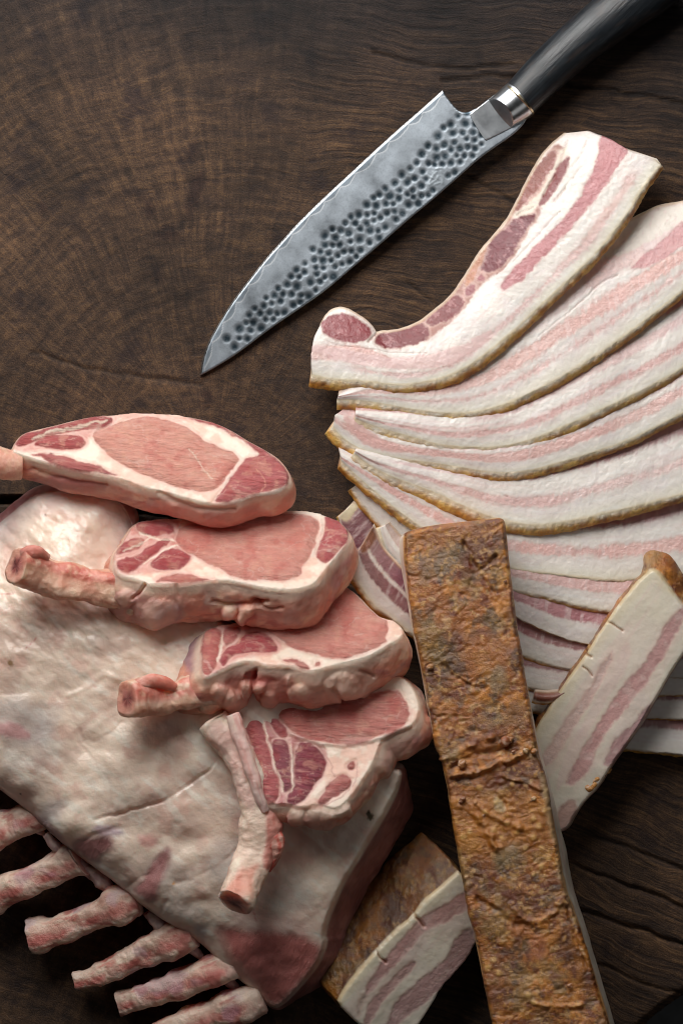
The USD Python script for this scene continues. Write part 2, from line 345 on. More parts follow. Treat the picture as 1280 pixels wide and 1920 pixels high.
usdkit.material(stage, '/World/Looks/dark_table', {'g': ('geometry', {}), 'n': ('noise_texture', {'scale': 120.0, 'detail': 4.0}), 'r': ('rgb_ramp', {'ramp': [(0.3, hexc((40, 44, 48))), (0.7, hexc((62, 66, 70)))]}),
    'p': ('principled_bsdf', {'roughness': 0.6})}, [('g.position', 'n.vector'), ('n.fac', 'r.fac'), ('r.color', 'p.base_color')], surface='p.BSDF')

# ------------------------------------------------------------------ the chopping block and the table below it
def build_board():
    px = np.arange(-120, 1402, 4.6); py = np.arange(-120, 2042, 4.6)
    gx, gy = np.meshgrid(px, py); P = np.stack([gx.ravel(), gy.ravel()], 1)
    v = np.c_[(P[:, 0] - 640) * S, (960 - P[:, 1]) * S, np.zeros(len(P))]
    z = 0.0010 * (f2(P, 0.012, 3, 5) - 0.5) + 0.0006 * (f2(P * [0.25, 1], 0.10, 3, 6) - 0.5)
    split = [(-130, 944), (-20, 941), (40, 937), (110, 938), (220, 950), (300, 962), (380, 972)]
    d = seg_dist(warp(P, 3, 0.05, 3), split, False); z -= 0.012 * sstep(8, 3, d)
    cracks = [([(1050, 1610), (1120, 1640), (1200, 1668), (1290, 1705)], 2.2, .0022), ([(1040, 1690), (1110, 1716), (1180, 1738), (1300, 1778)], 2.4, .0025), ([(1080, 1560), (1180, 1590), (1300, 1640)], 2, .0018),
              ([(1010, 470 - 60), (930, 360), (880, 330)], 2, .0012), ([(830, 150), (930, 142), (1040, 150), (1150, 170), (1290, 196)], 2.4, .0020), ([(700, 96), (800, 122), (880, 128), (960, 122)], 2, .0016),
              ([(60, 660), (160, 690), (260, 706), (380, 722)], 1.8, .0009), ([(760, 530), (840, 590), (880, 640)], 1.8, .0010), ([(640, 1500), (720, 1528), (800, 1545)], 2, .0014), ([(1100, 1800), (1200, 1842), (1300, 1870)], 2, .0014)]
    for line, w, dep in cracks:
        z -= dep * sstep(w + 3, w - 1.5, seg_dist(warp(P, 7, 0.03, 8), line, False)) * (0.5 + f2(P, 0.03, 2, 4))
    v[:, 2] = z
    ny, nx = gx.shape; i = np.arange(ny * nx).reshape(ny, nx)
    f = np.vstack([np.c_[i[:-1, :-1].ravel(), i[1:, :-1].ravel(), i[1:, 1:].ravel()], np.c_[i[:-1, :-1].ravel(), i[1:, 1:].ravel(), i[:-1, 1:].ravel()]])
    corner = np.array([(1180, 1951), (1212, 1920), (1245, 1893), (1285, 1866), (1420, 1800), (1420, 2060), (1180, 2060)], float)
    # the round block ends at the lower right: drop what lies beyond its edge
    c = P[f].mean(1); sd = seg_dist(c, corner, True); f = f[sd > 0]
    sdv = seg_dist(P, corner, True); v[:, 2] -= 0.004 * sstep(16, 0, sdv)
    col = np.ones((len(P), 3)) * 1.0
    for line, w, dep in cracks:
        a = sstep(w + 2.5, w - 2, seg_dist(warp(P, 7, 0.03, 8), line, False)); col *= (1 - 0.45 * a)[:, None]
    # the stained, darker upper part of the block, and dried stains
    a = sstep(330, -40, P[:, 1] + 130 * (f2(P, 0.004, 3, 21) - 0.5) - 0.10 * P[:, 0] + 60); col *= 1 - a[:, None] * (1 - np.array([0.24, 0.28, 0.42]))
    for poly in [[(352, 270), (372, 258), (368, 290), (345, 298)], [(345, 400), (352, 340), (378, 312), (392, 330), (370, 385), (355, 415)], [(268, 380), (285, 372), (300, 405), (275, 408)], [(290, 440), (318, 418), (340, 440), (330, 455), (300, 450)],
                 [(285, 505), (302, 495), (305, 525), (288, 528)], [(370, 735), (395, 725), (405, 755), (385, 765)], [(64, 380), (84, 372), (92, 392), (74, 400)]]:
        a = sstep(6, -8, seg_dist(warp(P, 9, 0.05, 2), chaikin(poly, True), True)) * 0.9; col *= 1 - a[:, None] * (1 - np.array([0.40, 0.33, 0.42]))
    for q, r_ in [((239, 322), 9), ((795, 733), 5)]:
        a = sstep(r_ + 2, r_ - 3, np.hypot(P[:, 0] - q[0], P[:, 1] - q[1])); col *= (1 - 0.6 * a)[:, None]
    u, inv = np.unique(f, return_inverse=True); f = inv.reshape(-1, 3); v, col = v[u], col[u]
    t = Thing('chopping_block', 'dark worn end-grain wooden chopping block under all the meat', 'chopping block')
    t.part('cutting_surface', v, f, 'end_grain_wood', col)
    # its side down to the table along the round edge and the outer borders
    e = resample(chaikin(corner[:5], False, 2), n=40)[4:36]; X = proj(e[:, 0], e[:, 1], 0.0); X[:, :2] += 0.0
    sv = np.vstack([X - [0, 0, 0.0042], X - [0, 0, 0.05]]); n = len(X); k = np.arange(n - 1)
    sf = np.vstack([np.c_[k, k + n, k + 1], np.c_[k + 1, k + n, k + n + 1]])
    t.part('side', sv, sf, 'end_grain_wood', np.full((2 * n, 3), 0.8))
    t.finish()
    q = np.array([(-0.4, -0.5, -0.05), (0.4, -0.5, -0.05), (0.4, 0.5, -0.05), (-0.4, 0.5, -0.05)])
    structure('table', q, np.array([[0, 1, 2], [0, 2, 3]]), 'dark_table', None, None, 'dark grey tabletop below the edge of the chopping block')
build_board()

# ------------------------------------------------------------------ chops
FAT, FATP, EYE, RED, DARK = (243, 216, 196), (232, 172, 150), (228, 164, 147), (184, 96, 94), (156, 78, 86)

def chop(label, plane, face, T, leans, under=(), seams=(), wallcols=(), flare=None, bulge=0.003, lumps=0.0012, extra=None, relief=(), step=0.00062, dips=(), seed=0):
    t = Thing('chop', label, 'meat chop', 'raw bone-in chops piled on the rack')
    poly = plane.uv(chaikin(np.asarray(face, float), True, 2))
    fl = None
    if flare:
        bpx = topx(plane.world(np.c_[resample(ccw(poly), step, closed=True), np.zeros(len(resample(ccw(poly), step, closed=True)))]))
        fl = flare(bpx)
    m = slab(poly, step, T, wall=int(T / 0.0008), r=0.0014, bulge=bulge, flare=fl, rbot=0.006)
    m.v = plane.world(m.v); m.v[:, 2] = np.maximum(m.v[:, 2], 0.0015)
    P = topx(m.v); top = (m.reg == 0).astype(float)
    wallw = (m.reg == 1) * np.clip(m.frac * 4, 0, 1)
    h = top * (0.0016 * (fbm(m.v, 55, 3, seed) - 0.5) + 0.0007 * (fbm(m.v, 260, 3, seed + 1) - 0.5))
    h += (1 - top) * lumps * (1.9 * (fbm(m.v, 110, 4, seed + 2) - 0.5) + 0.5 * (fbm(m.v, 300, 3, seed + 5) - 0.5)) * np.clip(m.frac * 5, 0.2, 1)
    PW = warp(P, 5, 0.035, seed + 3); PF = warp(P, 2.2, 0.14, seed + 4)
    PW = PW + (PF - P) + 0.8 * (warp(P, 5, 0.07, seed + 23) - P)
    C = flat(len(P), FAT)
    blend(C, 0.65 * sstep(0.48, 0.62, fbm(m.v, 130, 4, seed + 9)), FATP)
    lab = np.zeros(len(P))
    for poly_, col in under:
        a = fill(C, PW, poly_, col, 5, where=top, op=.9); blend(C, .6 * a * sstep(.50, .62, fbm(np.c_[P, P[:, :1] * 0], .06, 4, seed + 27)), (232, 184, 168))
    for poly_, col in leans:
        col = tuple(np.array(col) * .94 + np.array([190, 90, 84]) * .06)
        h += top * (.0009 * sstep(0, -16, seg_dist(P, poly_, True)) - .0004 * sstep(6, 0, np.abs(seg_dist(P, poly_, True))))
        blend(C, 0.55 * sstep(9, 0, seg_dist(PW, chaikin(poly_, True, 2), True)) * top, (232, 186, 170))
        a = fill(C, PW, poly_, col, 2.6, where=top)
        fib = fbm(np.c_[P[:, 0] * 0.035 + P[:, 1] * 0.01, P[:, 1] * 0.20 - P[:, 0] * 0.03, P[:, 0] * 0], 1.0, 4, seed + 7)
        mar = fbm(np.c_[P, P[:, :1] * 0], 0.07, 4, seed + 8)
        rdg = np.abs(fbm(np.c_[P[:, 0] * 0.6 - P[:, 1] * 0.25, P[:, 1] + P[:, 0] * 0.25, P[:, 0] * 0], 0.030, 4, seed + 24) - 0.5)
        blend(C, 0.42 * a * sstep(0.54, 0.70, fib), (236, 182, 166)); blend(C, 0.18 * a * sstep(0.48, 0.32, fib), tuple(np.array(col) * [.9, .74, .74])); blend(C, 0.45 * a * sstep(0.56, 0.68, mar), FATP); blend(C, 0.5 * a * sstep(0.52, 0.66, fbm(np.c_[P, P[:, :1] * 0], 0.022, 3, seed + 29)), tuple(np.array(col) * [.95, .74, .74]))  # the pale streaks along the fibres double as painted highlights
        blend(C, 0.38 * a * sstep(0.012, 0.003, rdg) * sstep(0.42, 0.56, fbm(np.c_[P, P[:, :1] * 0], 0.02, 2, seed + 25)), (238, 200, 186))
        blend(C, 0.35 * a * sstep(0.45, 0.30, mar), (198, 92, 88))
        lab = np.where(a > 0.5, 1, lab)
    for line, w, col in seams:
        stroke(C, PW, line, col, w, 1.2, 0.85, where=top)
    # the rim: fat and skin of the outer side
    n1 = fbm(m.v, 130, 4, seed + 12); n2 = fbm(m.v, 60, 3, seed + 13); n3 = fbm(np.c_[P[:, 0] * 0.02, P[:, 1] * 0.09, P[:, 0] * 0], 1.0, 4, seed + 14)
    Wc = flat(len(P), (232, 158, 134)); blend(Wc, sstep(0.47, 0.64, n1), (242, 196, 168)); blend(Wc, 0.6 * sstep(0.54, 0.66, n2), (198, 126, 116)); blend(Wc, 0.7 * sstep(0.56, 0.68, n3), (186, 104, 100)); blend(Wc, 0.35 * sstep(0.6, 0.7, fbm(m.v, 75, 3, seed + 15)), (176, 146, 156))
    for poly_, col, op in wallcols: fill(Wc, warp(P, 8, 0.03, seed + 6), poly_, col, 6, op=op)
    edge = sstep(0.22, 0.05, m.frac + 0.12 * (n1 - 0.5)); blend(Wc, 0.8 * edge, (240, 208, 186))
    ww = np.reshape(m.reg >= 1, (-1, 1)); C = np.where(ww, Wc, C)
    for line, w, dep in relief:
        h += dep * sstep(w, 0, seg_dist(warp(P, 3, 0.06, 5), chaikin(line, False, 2), False))
    for c0, r0, dep in dips:
        dd = np.hypot(PW[:, 0] - c0[0], (PW[:, 1] - c0[1]) * 1.2); h += dep * np.sqrt(np.clip(1 - (dd / r0) ** 2, 0, 1)) * (m.reg == 1); blend(C, .5 * sstep(r0, r0 * .5, dd) * (m.reg == 1), (234, 192, 172) if dep > 0 else (170, 92, 86))
    C *= (0.94 + 0.12 * fbm(m.v, 900, 2, seed + 16))[:, None]
    displace(m, h)
    lab = np.where(m.reg >= 1, 2, lab).astype(int)
    t.split(m, C, lab, ['fat_marbling', 'lean_meat', 'outer_rim'], ['fresh_fat', 'lean_meat', 'raw_side'])
    if extra: extra(t)
    t.finish()

def bone(t, name, path, rad, n=70, seg=44, seed=0, amp=0.0009, top=(196, 92, 80), side=(222, 174, 148), low=(192, 144, 122), marrow=(140, 66, 66), topang=(0.5, 1.0), mat='raw_bone', dish=0.0, tip0=True, tip1=False, ref=(0, 0, 1), label=None, paint=None, wrinkle=0.0, sq=1.0, cap=0.16, low_amp=0.0, rvar=0.0):
    C = curve(path, n); R = resample(np.asarray(rad, float), n=n) * S
    if rvar: t_ = np.linspace(0, 5, n); R = R * (1 + rvar * (meshkit.fbm(np.c_[t_, t_ * 0, t_ * 0 + seed], 2, seed) - .5))[:, None]
    m = tube(C, R, seg, ref, tip0, tip1, dish, sq, cap)
    cs, sn = np.cos(m.a), np.sin(m.a)
    h = amp * (3 * (fbm(m.v, 120, 4, seed) - 0.5) + 0.7 * (fbm(m.v, 420, 3, seed + 1) - 0.5))
    if low_amp: h += low_amp * (fbm(m.v, 50, 2, seed + 17) - .5)
    if wrinkle:
        h += wrinkle * (0.3 + 1.4 * sstep(.45, .6, fbm(m.v, 60, 2, seed + 9))) * (fbm(np.c_[m.s * 22 + 4 * fbm(m.v, 60, 3, seed + 8), np.cos(m.a) * 1.2, np.sin(m.a) * 1.2], 1.0, 3, seed + 6) - 0.5)
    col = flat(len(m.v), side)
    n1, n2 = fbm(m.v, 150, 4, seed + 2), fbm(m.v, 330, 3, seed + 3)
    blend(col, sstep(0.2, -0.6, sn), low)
    blend(col, 0.8 * sstep(0.50, 0.64, n1), tuple(np.clip(np.array(side) * [1.07, 1.12, 1.12], 0, 250)))
    n4 = fbm(np.c_[m.s * 5 + m.v[:, 1] * 20, np.cos(m.a) * 2.2, np.sin(m.a) * 2.2], 1.0, 4, seed + 21); blend(col, .45 * sstep(.54, .64, n4), tuple(np.array(side) * [.92, .72, .70])); blend(col, .4 * sstep(.46, .36, n4), (240, 212, 192))
    if topang is not None:
        w = sstep(topang[1], topang[1] - 0.35, np.abs(np.angle(np.exp(1j * (m.a - topang[0]))))) ; blend(col, 0.75 * w * sstep(0.40, 0.60, n2 + 0.1), top); blend(col, 0.5 * w * sstep(0.55, 0.66, n1), (236, 176, 160))
    e = np.abs(m.e); blend(col, sstep(0.02, 0.06, e) * 0.7, (206, 140, 124)); blend(col, .85 * sstep(0.30, 0.62, e + 0.5 * (n2 - 0.5)), marrow); blend(col, 0.6 * sstep(0.35, 0.5, e) * sstep(0.50, 0.60, fbm(m.v, 620, 2, 4)), (196, 130, 120)); blend(col, 0.6 * sstep(0.35, 0.5, e) * sstep(0.54, 0.62, fbm(m.v, 800, 2, 5)), (80, 36, 42))
    h = np.where(e > 0.3, h * .5 - 0.0003, h)
    col *= (0.93 + 0.14 * fbm(m.v, 800, 2, seed + 5))[:, None]
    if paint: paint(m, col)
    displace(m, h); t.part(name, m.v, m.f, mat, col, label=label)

# chop on top of the pile, its bone stub running out of the picture
def extra1(t):
    bone(t, 'rib_bone', [(-70, 862, .040), (-20, 866, .038), (10, 870, .036), (40, 872, .034)], [(30, 30), (32, 32), (33, 34), (26, 28)], n=40, seed=31, tip0=True, top=(214, 150, 132), topang=(1.8, 1.2))
chop('topmost chop of the pile, its large pale oval eye fully in view', Plane(300, 930, .053, 0, -.62),
     [(19, 846), (30, 821), (45, 808), (70, 802), (100, 795), (130, 787), (175, 777), (222, 775), (262, 771), (290, 773), (340, 776), (395, 787), (430, 802), (460, 821), (490, 837), (515, 852), (533, 869), (542, 888), (543, 902), (536, 913), (512, 925), (475, 927), (445, 940), (410, 947), (380, 944), (340, 932), (300, 922), (270, 915), (240, 904), (215, 896), (180, 889), (150, 884), (125, 881), (100, 871), (70, 864), (48, 856), (25, 850)],
     .022,
     [([(170, 817), (185, 807), (215, 796), (240, 785), (270, 779), (300, 784), (330, 790), (355, 802), (380, 822), (405, 840), (440, 850), (450, 860), (430, 885), (415, 905), (400, 920), (385, 922), (345, 915), (310, 905), (290, 898), (270, 890), (240, 875), (215, 862), (200, 850), (190, 840), (180, 828)], EYE),
      ([(345, 781), (395, 787), (430, 802), (470, 825), (500, 843), (525, 862), (542, 885), (542, 904), (520, 918), (480, 921), (450, 934), (420, 943), (400, 940), (415, 920), (437, 890), (452, 866), (466, 856), (492, 852), (472, 840), (440, 817), (400, 797), (360, 787)], (190, 104, 104)),
      ([(28, 830), (45, 810), (80, 803), (130, 789), (175, 779), (212, 779), (210, 795), (185, 806), (160, 802), (130, 807), (90, 818), (60, 828), (35, 838)], (178, 92, 92)),
      ([(60, 833), (82, 818), (120, 813), (150, 815), (163, 825), (160, 837), (140, 842), (105, 843), (82, 838)], (184, 92, 92)),
      ([(50, 849), (80, 850), (112, 852), (140, 860), (175, 870), (195, 880), (222, 892), (205, 890), (175, 885), (145, 884), (120, 880), (100, 870), (82, 858)], (186, 104, 100))],
     under=[([(22, 830), (45, 808), (80, 801), (175, 777), (228, 775), (215, 798), (185, 808), (168, 818), (165, 838), (120, 846), (60, 845), (28, 846)], (204, 130, 118)), ([(222, 772), (290, 771), (395, 786), (420, 800), (340, 790), (270, 780), (225, 786)], (222, 158, 142))],
     seams=[([(60, 822), (110, 806), (150, 798), (200, 790)], 2.2, FAT), ([(352, 842), (372, 862), (385, 884), (398, 898)], 1.0, FAT), ([(216, 806), (250, 826), (268, 838)], 1.0, FATP), ([(290, 850), (330, 868)], .9, FATP), ([(480, 880), (500, 905), (490, 918)], .9, FATP)],
     wallcols=[([(280, 930), (400, 960), (520, 950), (500, 990), (400, 1000), (280, 970)], (214, 138, 124), .75), ([(50, 890), (100, 895), (200, 905), (190, 930), (60, 920)], (170, 96, 96), .6)],
     extra=extra1, relief=[([(300, 925), (360, 955), (440, 955)], 7, -.0012), ([(60, 880), (120, 900), (200, 910)], 6, -.0010), ([(30, 862), (33, 890)], 4, -.0012)], seed=100)

def extra2(t):
    bone(t, 'rib_bone', [(32, 1060, .064), (60, 1066, .058), (95, 1080, .054), (150, 1097, .052), (200, 1103, .050), (250, 1108, .047)], [(30, 24), (36, 28), (30, 24), (31, 24), (38, 28), (38, 28)], n=120, seg=72, seed=41, sq=.72, cap=.06, low_amp=.005, rvar=.25, amp=.0012, topang=(2.3, 0.75))
    bone(t, 'cartilage', [(44, 1040, .063), (66, 1032, .066), (90, 1046, .060)], [(10, 7), (13, 9), (8, 6)], n=24, seg=24, seed=47, tip0=True, tip1=True, topang=(1.5, 2.0), top=(206, 116, 104), side=(222, 158, 142), marrow=(206, 140, 124))
chop('second chop from the top, curved rib bone pointing left across the white rack', Plane(450, 1098, .064, 0, -1.0),
     [(214, 1030), (232, 1008), (250, 978), (275, 970), (350, 972), (430, 962), (515, 957), (557, 954), (600, 961), (635, 972), (654, 991), (659, 1008), (642, 1030), (622, 1054), (606, 1077), (590, 1096), (565, 1104), (542, 1107), (502, 1104), (465, 1097), (445, 1091), (400, 1087), (350, 1094), (312, 1096), (274, 1096), (254, 1085), (228, 1082), (215, 1066), (211, 1050)],
     .030,
     [([(325, 1012), (340, 985), (430, 975), (500, 962), (560, 962), (592, 970), (597, 990), (592, 1012), (583, 1030), (575, 1050), (562, 1060), (565, 1074), (555, 1083), (540, 1089), (505, 1089), (475, 1087), (440, 1084), (420, 1072), (390, 1055), (360, 1040), (340, 1028)], (226, 158, 143)),
      ([(606, 966), (635, 973), (655, 992), (656, 1005), (640, 1026), (622, 1046), (612, 1054), (598, 1046), (590, 1040), (597, 1020), (605, 1000), (608, 985)], (190, 98, 100)),
      ([(252, 982), (275, 973), (318, 978), (330, 1000), (300, 1004), (280, 1006), (262, 998)], (186, 94, 96)), ([(217, 1030), (238, 1012), (262, 1004), (274, 1016), (250, 1034), (217, 1044)], (186, 92, 92)),
      ([(214, 1052), (250, 1046), (280, 1024), (302, 1010), (318, 1012), (312, 1024), (285, 1042), (262, 1062), (246, 1076), (222, 1070)], (182, 88, 90)),
      ([(285, 1052), (307, 1033), (332, 1027), (350, 1035), (357, 1042), (352, 1055), (340, 1065), (312, 1070), (295, 1069), (284, 1063)], (180, 88, 92)),
      ([(280, 1090), (318, 1081), (340, 1074), (372, 1080), (402, 1085), (360, 1090), (320, 1093)], (208, 128, 116))],
     under=[([(212, 1052), (216, 1030), (232, 1008), (252, 978), (275, 971), (340, 972), (334, 1010), (362, 1042), (352, 1060), (300, 1073), (250, 1080), (224, 1078)], (200, 116, 108)), ([(275, 1092), (300, 1078), (350, 1070), (410, 1086), (350, 1094)], (220, 150, 134))],
     seams=[([(232, 1036), (262, 1020), (290, 1006)], 1.4, FAT), ([(262, 998), (290, 1012), (322, 1014)], 1.8, FAT), ([(270, 1058), (300, 1036), (330, 1022)], 1.6, FAT)],
     wallcols=[([(205, 1100), (300, 1110), (330, 1190), (240, 1190), (200, 1150)], (198, 140, 134), .7), ([(290, 1130), (350, 1130), (340, 1175), (290, 1180)], (170, 138, 146), .55), ([(470, 1120), (640, 1060), (620, 1130), (540, 1175), (470, 1160)], (222, 156, 138), .6), ([(620, 1060), (660, 1010), (655, 1080), (620, 1115)], (190, 132, 140), .55)],
     flare=lambda p: np.where((p[:, 0] < 260) & (p[:, 1] < 1035), .007, 0) + np.where((p[:, 0] < 300) & (p[:, 1] > 1060), .004, 0), bulge=.0035, extra=extra2, lumps=.0017,
     dips=[((428, 1150), 16, .0026), ((462, 1146), 15, .0024), ((450, 1160), 12, .0022), ((300, 1150), 36, .0020), ((480, 1130), 14, -.0022), ((236, 1120), 20, .0022)],
     relief=[([(272, 1096), (262, 1112), (250, 1120)], 5, -.0022), ([(400, 1128), (440, 1135), (500, 1128)], 6, -.0020), ([(420, 1146), (438, 1150)], 9, .0016), ([(455, 1152), (460, 1160)], 10, .0016), ([(470, 1125), (500, 1145), (530, 1140)], 5, -.0015), ([(330, 1098), (335, 1120)], 5, -.0010)], seed=200)

def extra3(t):
    bone(t, 'rib_bone', [(240, 1310, .064), (272, 1306, .057), (310, 1306, .053), (350, 1300, .052), (392, 1290, .050), (425, 1286, .047)], [(31, 26), (36, 28), (30, 25), (30, 24), (38, 28), (34, 28)], n=110, seg=72, seed=51, sq=.72, cap=.06, low_amp=.005, rvar=.25, amp=.0012, topang=(2.0, 0.7), top=(208, 102, 90))
    bone(t, 'cartilage', [(256, 1284, .064), (290, 1274, .064), (328, 1290, .058)], [(9, 7), (12, 8), (8, 6)], n=24, seg=24, seed=57, tip0=True, tip1=True, topang=(1.5, 2.0), top=(216, 118, 100), side=(226, 150, 134), marrow=(206, 130, 116))
chop('third chop of the pile, short bone with red marrow end resting on the rack', Plane(560, 1248, .061, 0, -.95),
     [(380, 1180), (420, 1168), (500, 1158), (580, 1130), (632, 1088), (668, 1108), (700, 1146), (722, 1157), (745, 1164), (760, 1183), (752, 1198), (728, 1210), (708, 1224), (680, 1236), (650, 1242), (612, 1253), (582, 1261), (545, 1248), (500, 1250), (478, 1240), (445, 1243), (425, 1252), (404, 1262), (386, 1272), (374, 1262), (375, 1225)],
     .030,
     [([(492, 1178), (510, 1160), (590, 1130), (635, 1095), (668, 1112), (700, 1149), (726, 1162), (729, 1180), (720, 1195), (726, 1203), (712, 1210), (690, 1222), (660, 1231), (650, 1235), (612, 1232), (582, 1225), (555, 1215), (525, 1200)], (226, 156, 142)),
      ([(381, 1182), (400, 1174), (412, 1182), (415, 1196), (407, 1230), (404, 1250), (392, 1266), (377, 1262), (377, 1228)], (206, 118, 112)), ([(418, 1176), (450, 1172), (452, 1184), (438, 1206), (420, 1212), (416, 1200)], (196, 128, 122)),
      ([(410, 1238), (425, 1212), (442, 1209), (457, 1186), (487, 1182), (510, 1196), (522, 1214), (518, 1221), (475, 1221), (440, 1229), (426, 1241), (416, 1250)], (182, 88, 92)),
      ([(525, 1233), (550, 1236), (575, 1245), (584, 1253), (570, 1255), (550, 1248)], (206, 126, 116)), ([(588, 1241), (600, 1240), (600, 1248), (590, 1249)], (210, 130, 118))],
     under=[([(376, 1182), (420, 1168), (500, 1158), (526, 1200), (526, 1224), (470, 1230), (440, 1240), (405, 1262), (378, 1268)], (204, 118, 110))],
     seams=[([(415, 1190), (412, 1215), (407, 1240)], 2.0, FAT), ([(456, 1190), (444, 1208)], 1.8, FATP), ([(384, 1240), (396, 1256), (406, 1262)], 2.5, (230, 170, 160))],
     wallcols=[([(330, 1190), (380, 1180), (376, 1262), (345, 1262)], (166, 128, 140), .85), ([(400, 1250), (500, 1250), (560, 1262), (540, 1330), (400, 1340)], (210, 136, 122), .7), ([(560, 1270), (700, 1240), (720, 1310), (640, 1330), (560, 1320)], (228, 182, 162), .7), ([(470, 1262), (520, 1262), (500, 1290), (460, 1300)], (188, 84, 80), .6)],
     flare=lambda p: np.where((p[:, 0] < 388) & (p[:, 1] < 1262), .014, 0), bulge=.004, extra=extra3, lumps=.0019,
     dips=[((440, 1314), 26, .0036), ((462, 1290), 17, .0030), ((486, 1290), 14, .0028), ((416, 1300), 20, .0028), ((505, 1312), 18, .0020), ((470, 1270), 12, -.003), ((640, 1290), 34, .0022), ((560, 1300), 22, .0016)],
     relief=[([(478, 1258), (470, 1300), (480, 1325)], 7, -.0025), ([(676, 1258), (700, 1268)], 5, -.0015), ([(622, 1290), (640, 1312), (650, 1330)], 5, -.0018), ([(640, 1295), (680, 1300)], 16, .0015), ([(540, 1270), (545, 1310)], 7, .0012)], seed=300)

def extra4(t):
    def red(m, col):
        P = topx(m.v); fill(col, warp(P, 4, .06, 3), [(500, 1515), (535, 1530), (532, 1575), (520, 1612), (500, 1635), (490, 1625), (500, 1580), (498, 1540)], (196, 74, 66), 4, op=.65)
        fill(col, warp(P, 4, .06, 4), [(425, 1655), (460, 1630), (490, 1615), (470, 1650), (480, 1680), (440, 1690), (416, 1680)], (216, 120, 96), 6, op=.6)
        fill(col, warp(P, 5, .05, 5), [(380, 1360), (430, 1350), (470, 1480), (480, 1520), (450, 1510), (410, 1410)], (222, 172, 164), 8, op=.6)
    bone(t, 'rib_bone', [(438, 1692, .066), (455, 1655, .058), (480, 1600, .053), (494, 1548, .053), (480, 1490, .053), (456, 1430, .051), (425, 1385, .049), (398, 1350, .048)], [(30, 26), (37, 30), (39, 30), (40, 30), (33, 28), (30, 26), (32, 26), (30, 24)], n=150, seg=72, seed=71, sq=.8, cap=.06, low_amp=.004, rvar=.2, amp=.0012, topang=None, side=(240, 206, 186), low=(210, 148, 134), paint=red, marrow=(104, 72, 76))
    bone(t, 'rib_sheath', [(436, 1340, .055), (452, 1390, .057), (470, 1440, .059), (484, 1490, .060), (496, 1520, .058)], [(13, 11), (14, 12), (14, 12), (13, 11), (9, 9)], n=60, seg=26, seed=77, topang=None, side=(230, 184, 174), low=(180, 130, 132), tip1=True, amp=.0008, marrow=(206, 164, 170))
    bone(t, 'torn_flesh', [(508, 1545, .056), (518, 1580, .057), (514, 1612, .056), (500, 1628, .054)], [(10, 8), (16, 10), (15, 10), (8, 7)], n=40, seg=26, seed=79, topang=None, side=(204, 96, 82), low=(176, 70, 64), tip1=True, amp=.0017, marrow=(190, 90, 84))
chop('lowest chop of the pile, its long bone pointing down towards the rack ribs', Plane(600, 1500, .062, 0.06, -.50),
     [(450, 1338), (500, 1316), (600, 1296), (690, 1286), (738, 1262), (764, 1274), (784, 1304), (789, 1332), (780, 1356), (762, 1368), (738, 1376), (716, 1386), (709, 1412), (691, 1450), (663, 1490), (641, 1514), (622, 1519), (597, 1509), (563, 1517), (537, 1508), (512, 1512), (492, 1500), (480, 1450), (464, 1400)],
     .021,
     [([(505, 1325), (560, 1312), (640, 1300), (700, 1300), (748, 1290), (766, 1320), (766, 1357), (740, 1371), (705, 1383), (690, 1386), (645, 1398), (612, 1394), (575, 1387), (548, 1374), (525, 1350)], (218, 144, 134)),
      ([(455, 1345), (490, 1338), (497, 1380), (506, 1420), (520, 1460), (526, 1490), (512, 1510), (493, 1500), (486, 1470), (479, 1420), (466, 1380)], (190, 104, 106)),
      ([(503, 1342), (522, 1346), (538, 1372), (536, 1384), (515, 1376)], (184, 100, 104)), ([(510, 1386), (526, 1384), (540, 1397), (543, 1420), (546, 1450), (546, 1480), (536, 1488), (526, 1476), (521, 1450), (516, 1430), (510, 1410)], (152, 84, 96)),
      ([(551, 1415), (560, 1393), (577, 1390), (597, 1402), (607, 1420), (610, 1440), (605, 1455), (585, 1475), (577, 1495), (565, 1505), (545, 1511), (537, 1502), (552, 1475), (552, 1450)], (150, 74, 88)),
      ([(625, 1460), (645, 1452), (660, 1462), (657, 1477), (625, 1495), (607, 1510), (595, 1507), (597, 1497), (612, 1480)], (198, 128, 122)), ([(650, 1434), (665, 1425), (669, 1440), (655, 1446)], (196, 122, 114)),
      ([(640, 1386), (700, 1380), (690, 1392), (650, 1400)], (222, 162, 152))],
     under=[([(452, 1338), (500, 1320), (545, 1345), (570, 1384), (612, 1402), (614, 1440), (590, 1480), (560, 1514), (512, 1512), (490, 1500), (476, 1430)], (180, 100, 100))],
     seams=[([(493, 1345), (503, 1390), (518, 1440), (530, 1485)], 1.6, FAT), ([(544, 1400), (548, 1440), (548, 1485)], 1.6, FAT), ([(607, 1400), (620, 1440), (628, 1456)], 1.2, (206, 150, 136)), ([(672, 1430), (668, 1470), (640, 1495), (610, 1510)], 1.2, (206, 150, 136))],
     wallcols=[([(700, 1390), (790, 1340), (790, 1365), (740, 1430), (700, 1445)], (206, 160, 146), .8), ([(540, 1510), (660, 1500), (640, 1540), (560, 1560)], (202, 140, 126), .7), ([(775, 1280), (800, 1310), (795, 1365), (770, 1370)], (226, 196, 188), .8)],
     flare=lambda p: np.where((p[:, 0] > 700) & (p[:, 1] > 1330), .006, 0), bulge=.004, extra=extra4, lumps=.0017,
     dips=[((600, 1536), 30, .0030), ((556, 1532), 18, .0024), ((640, 1520), 20, .0020)],
     relief=[([(545, 1376), (580, 1390), (650, 1400), (705, 1386), (766, 1360)], 7, .0014), ([(492, 1345), (520, 1440), (528, 1490)], 4, .0006), ([(546, 1395), (549, 1490)], 4, .0006)], seed=400)

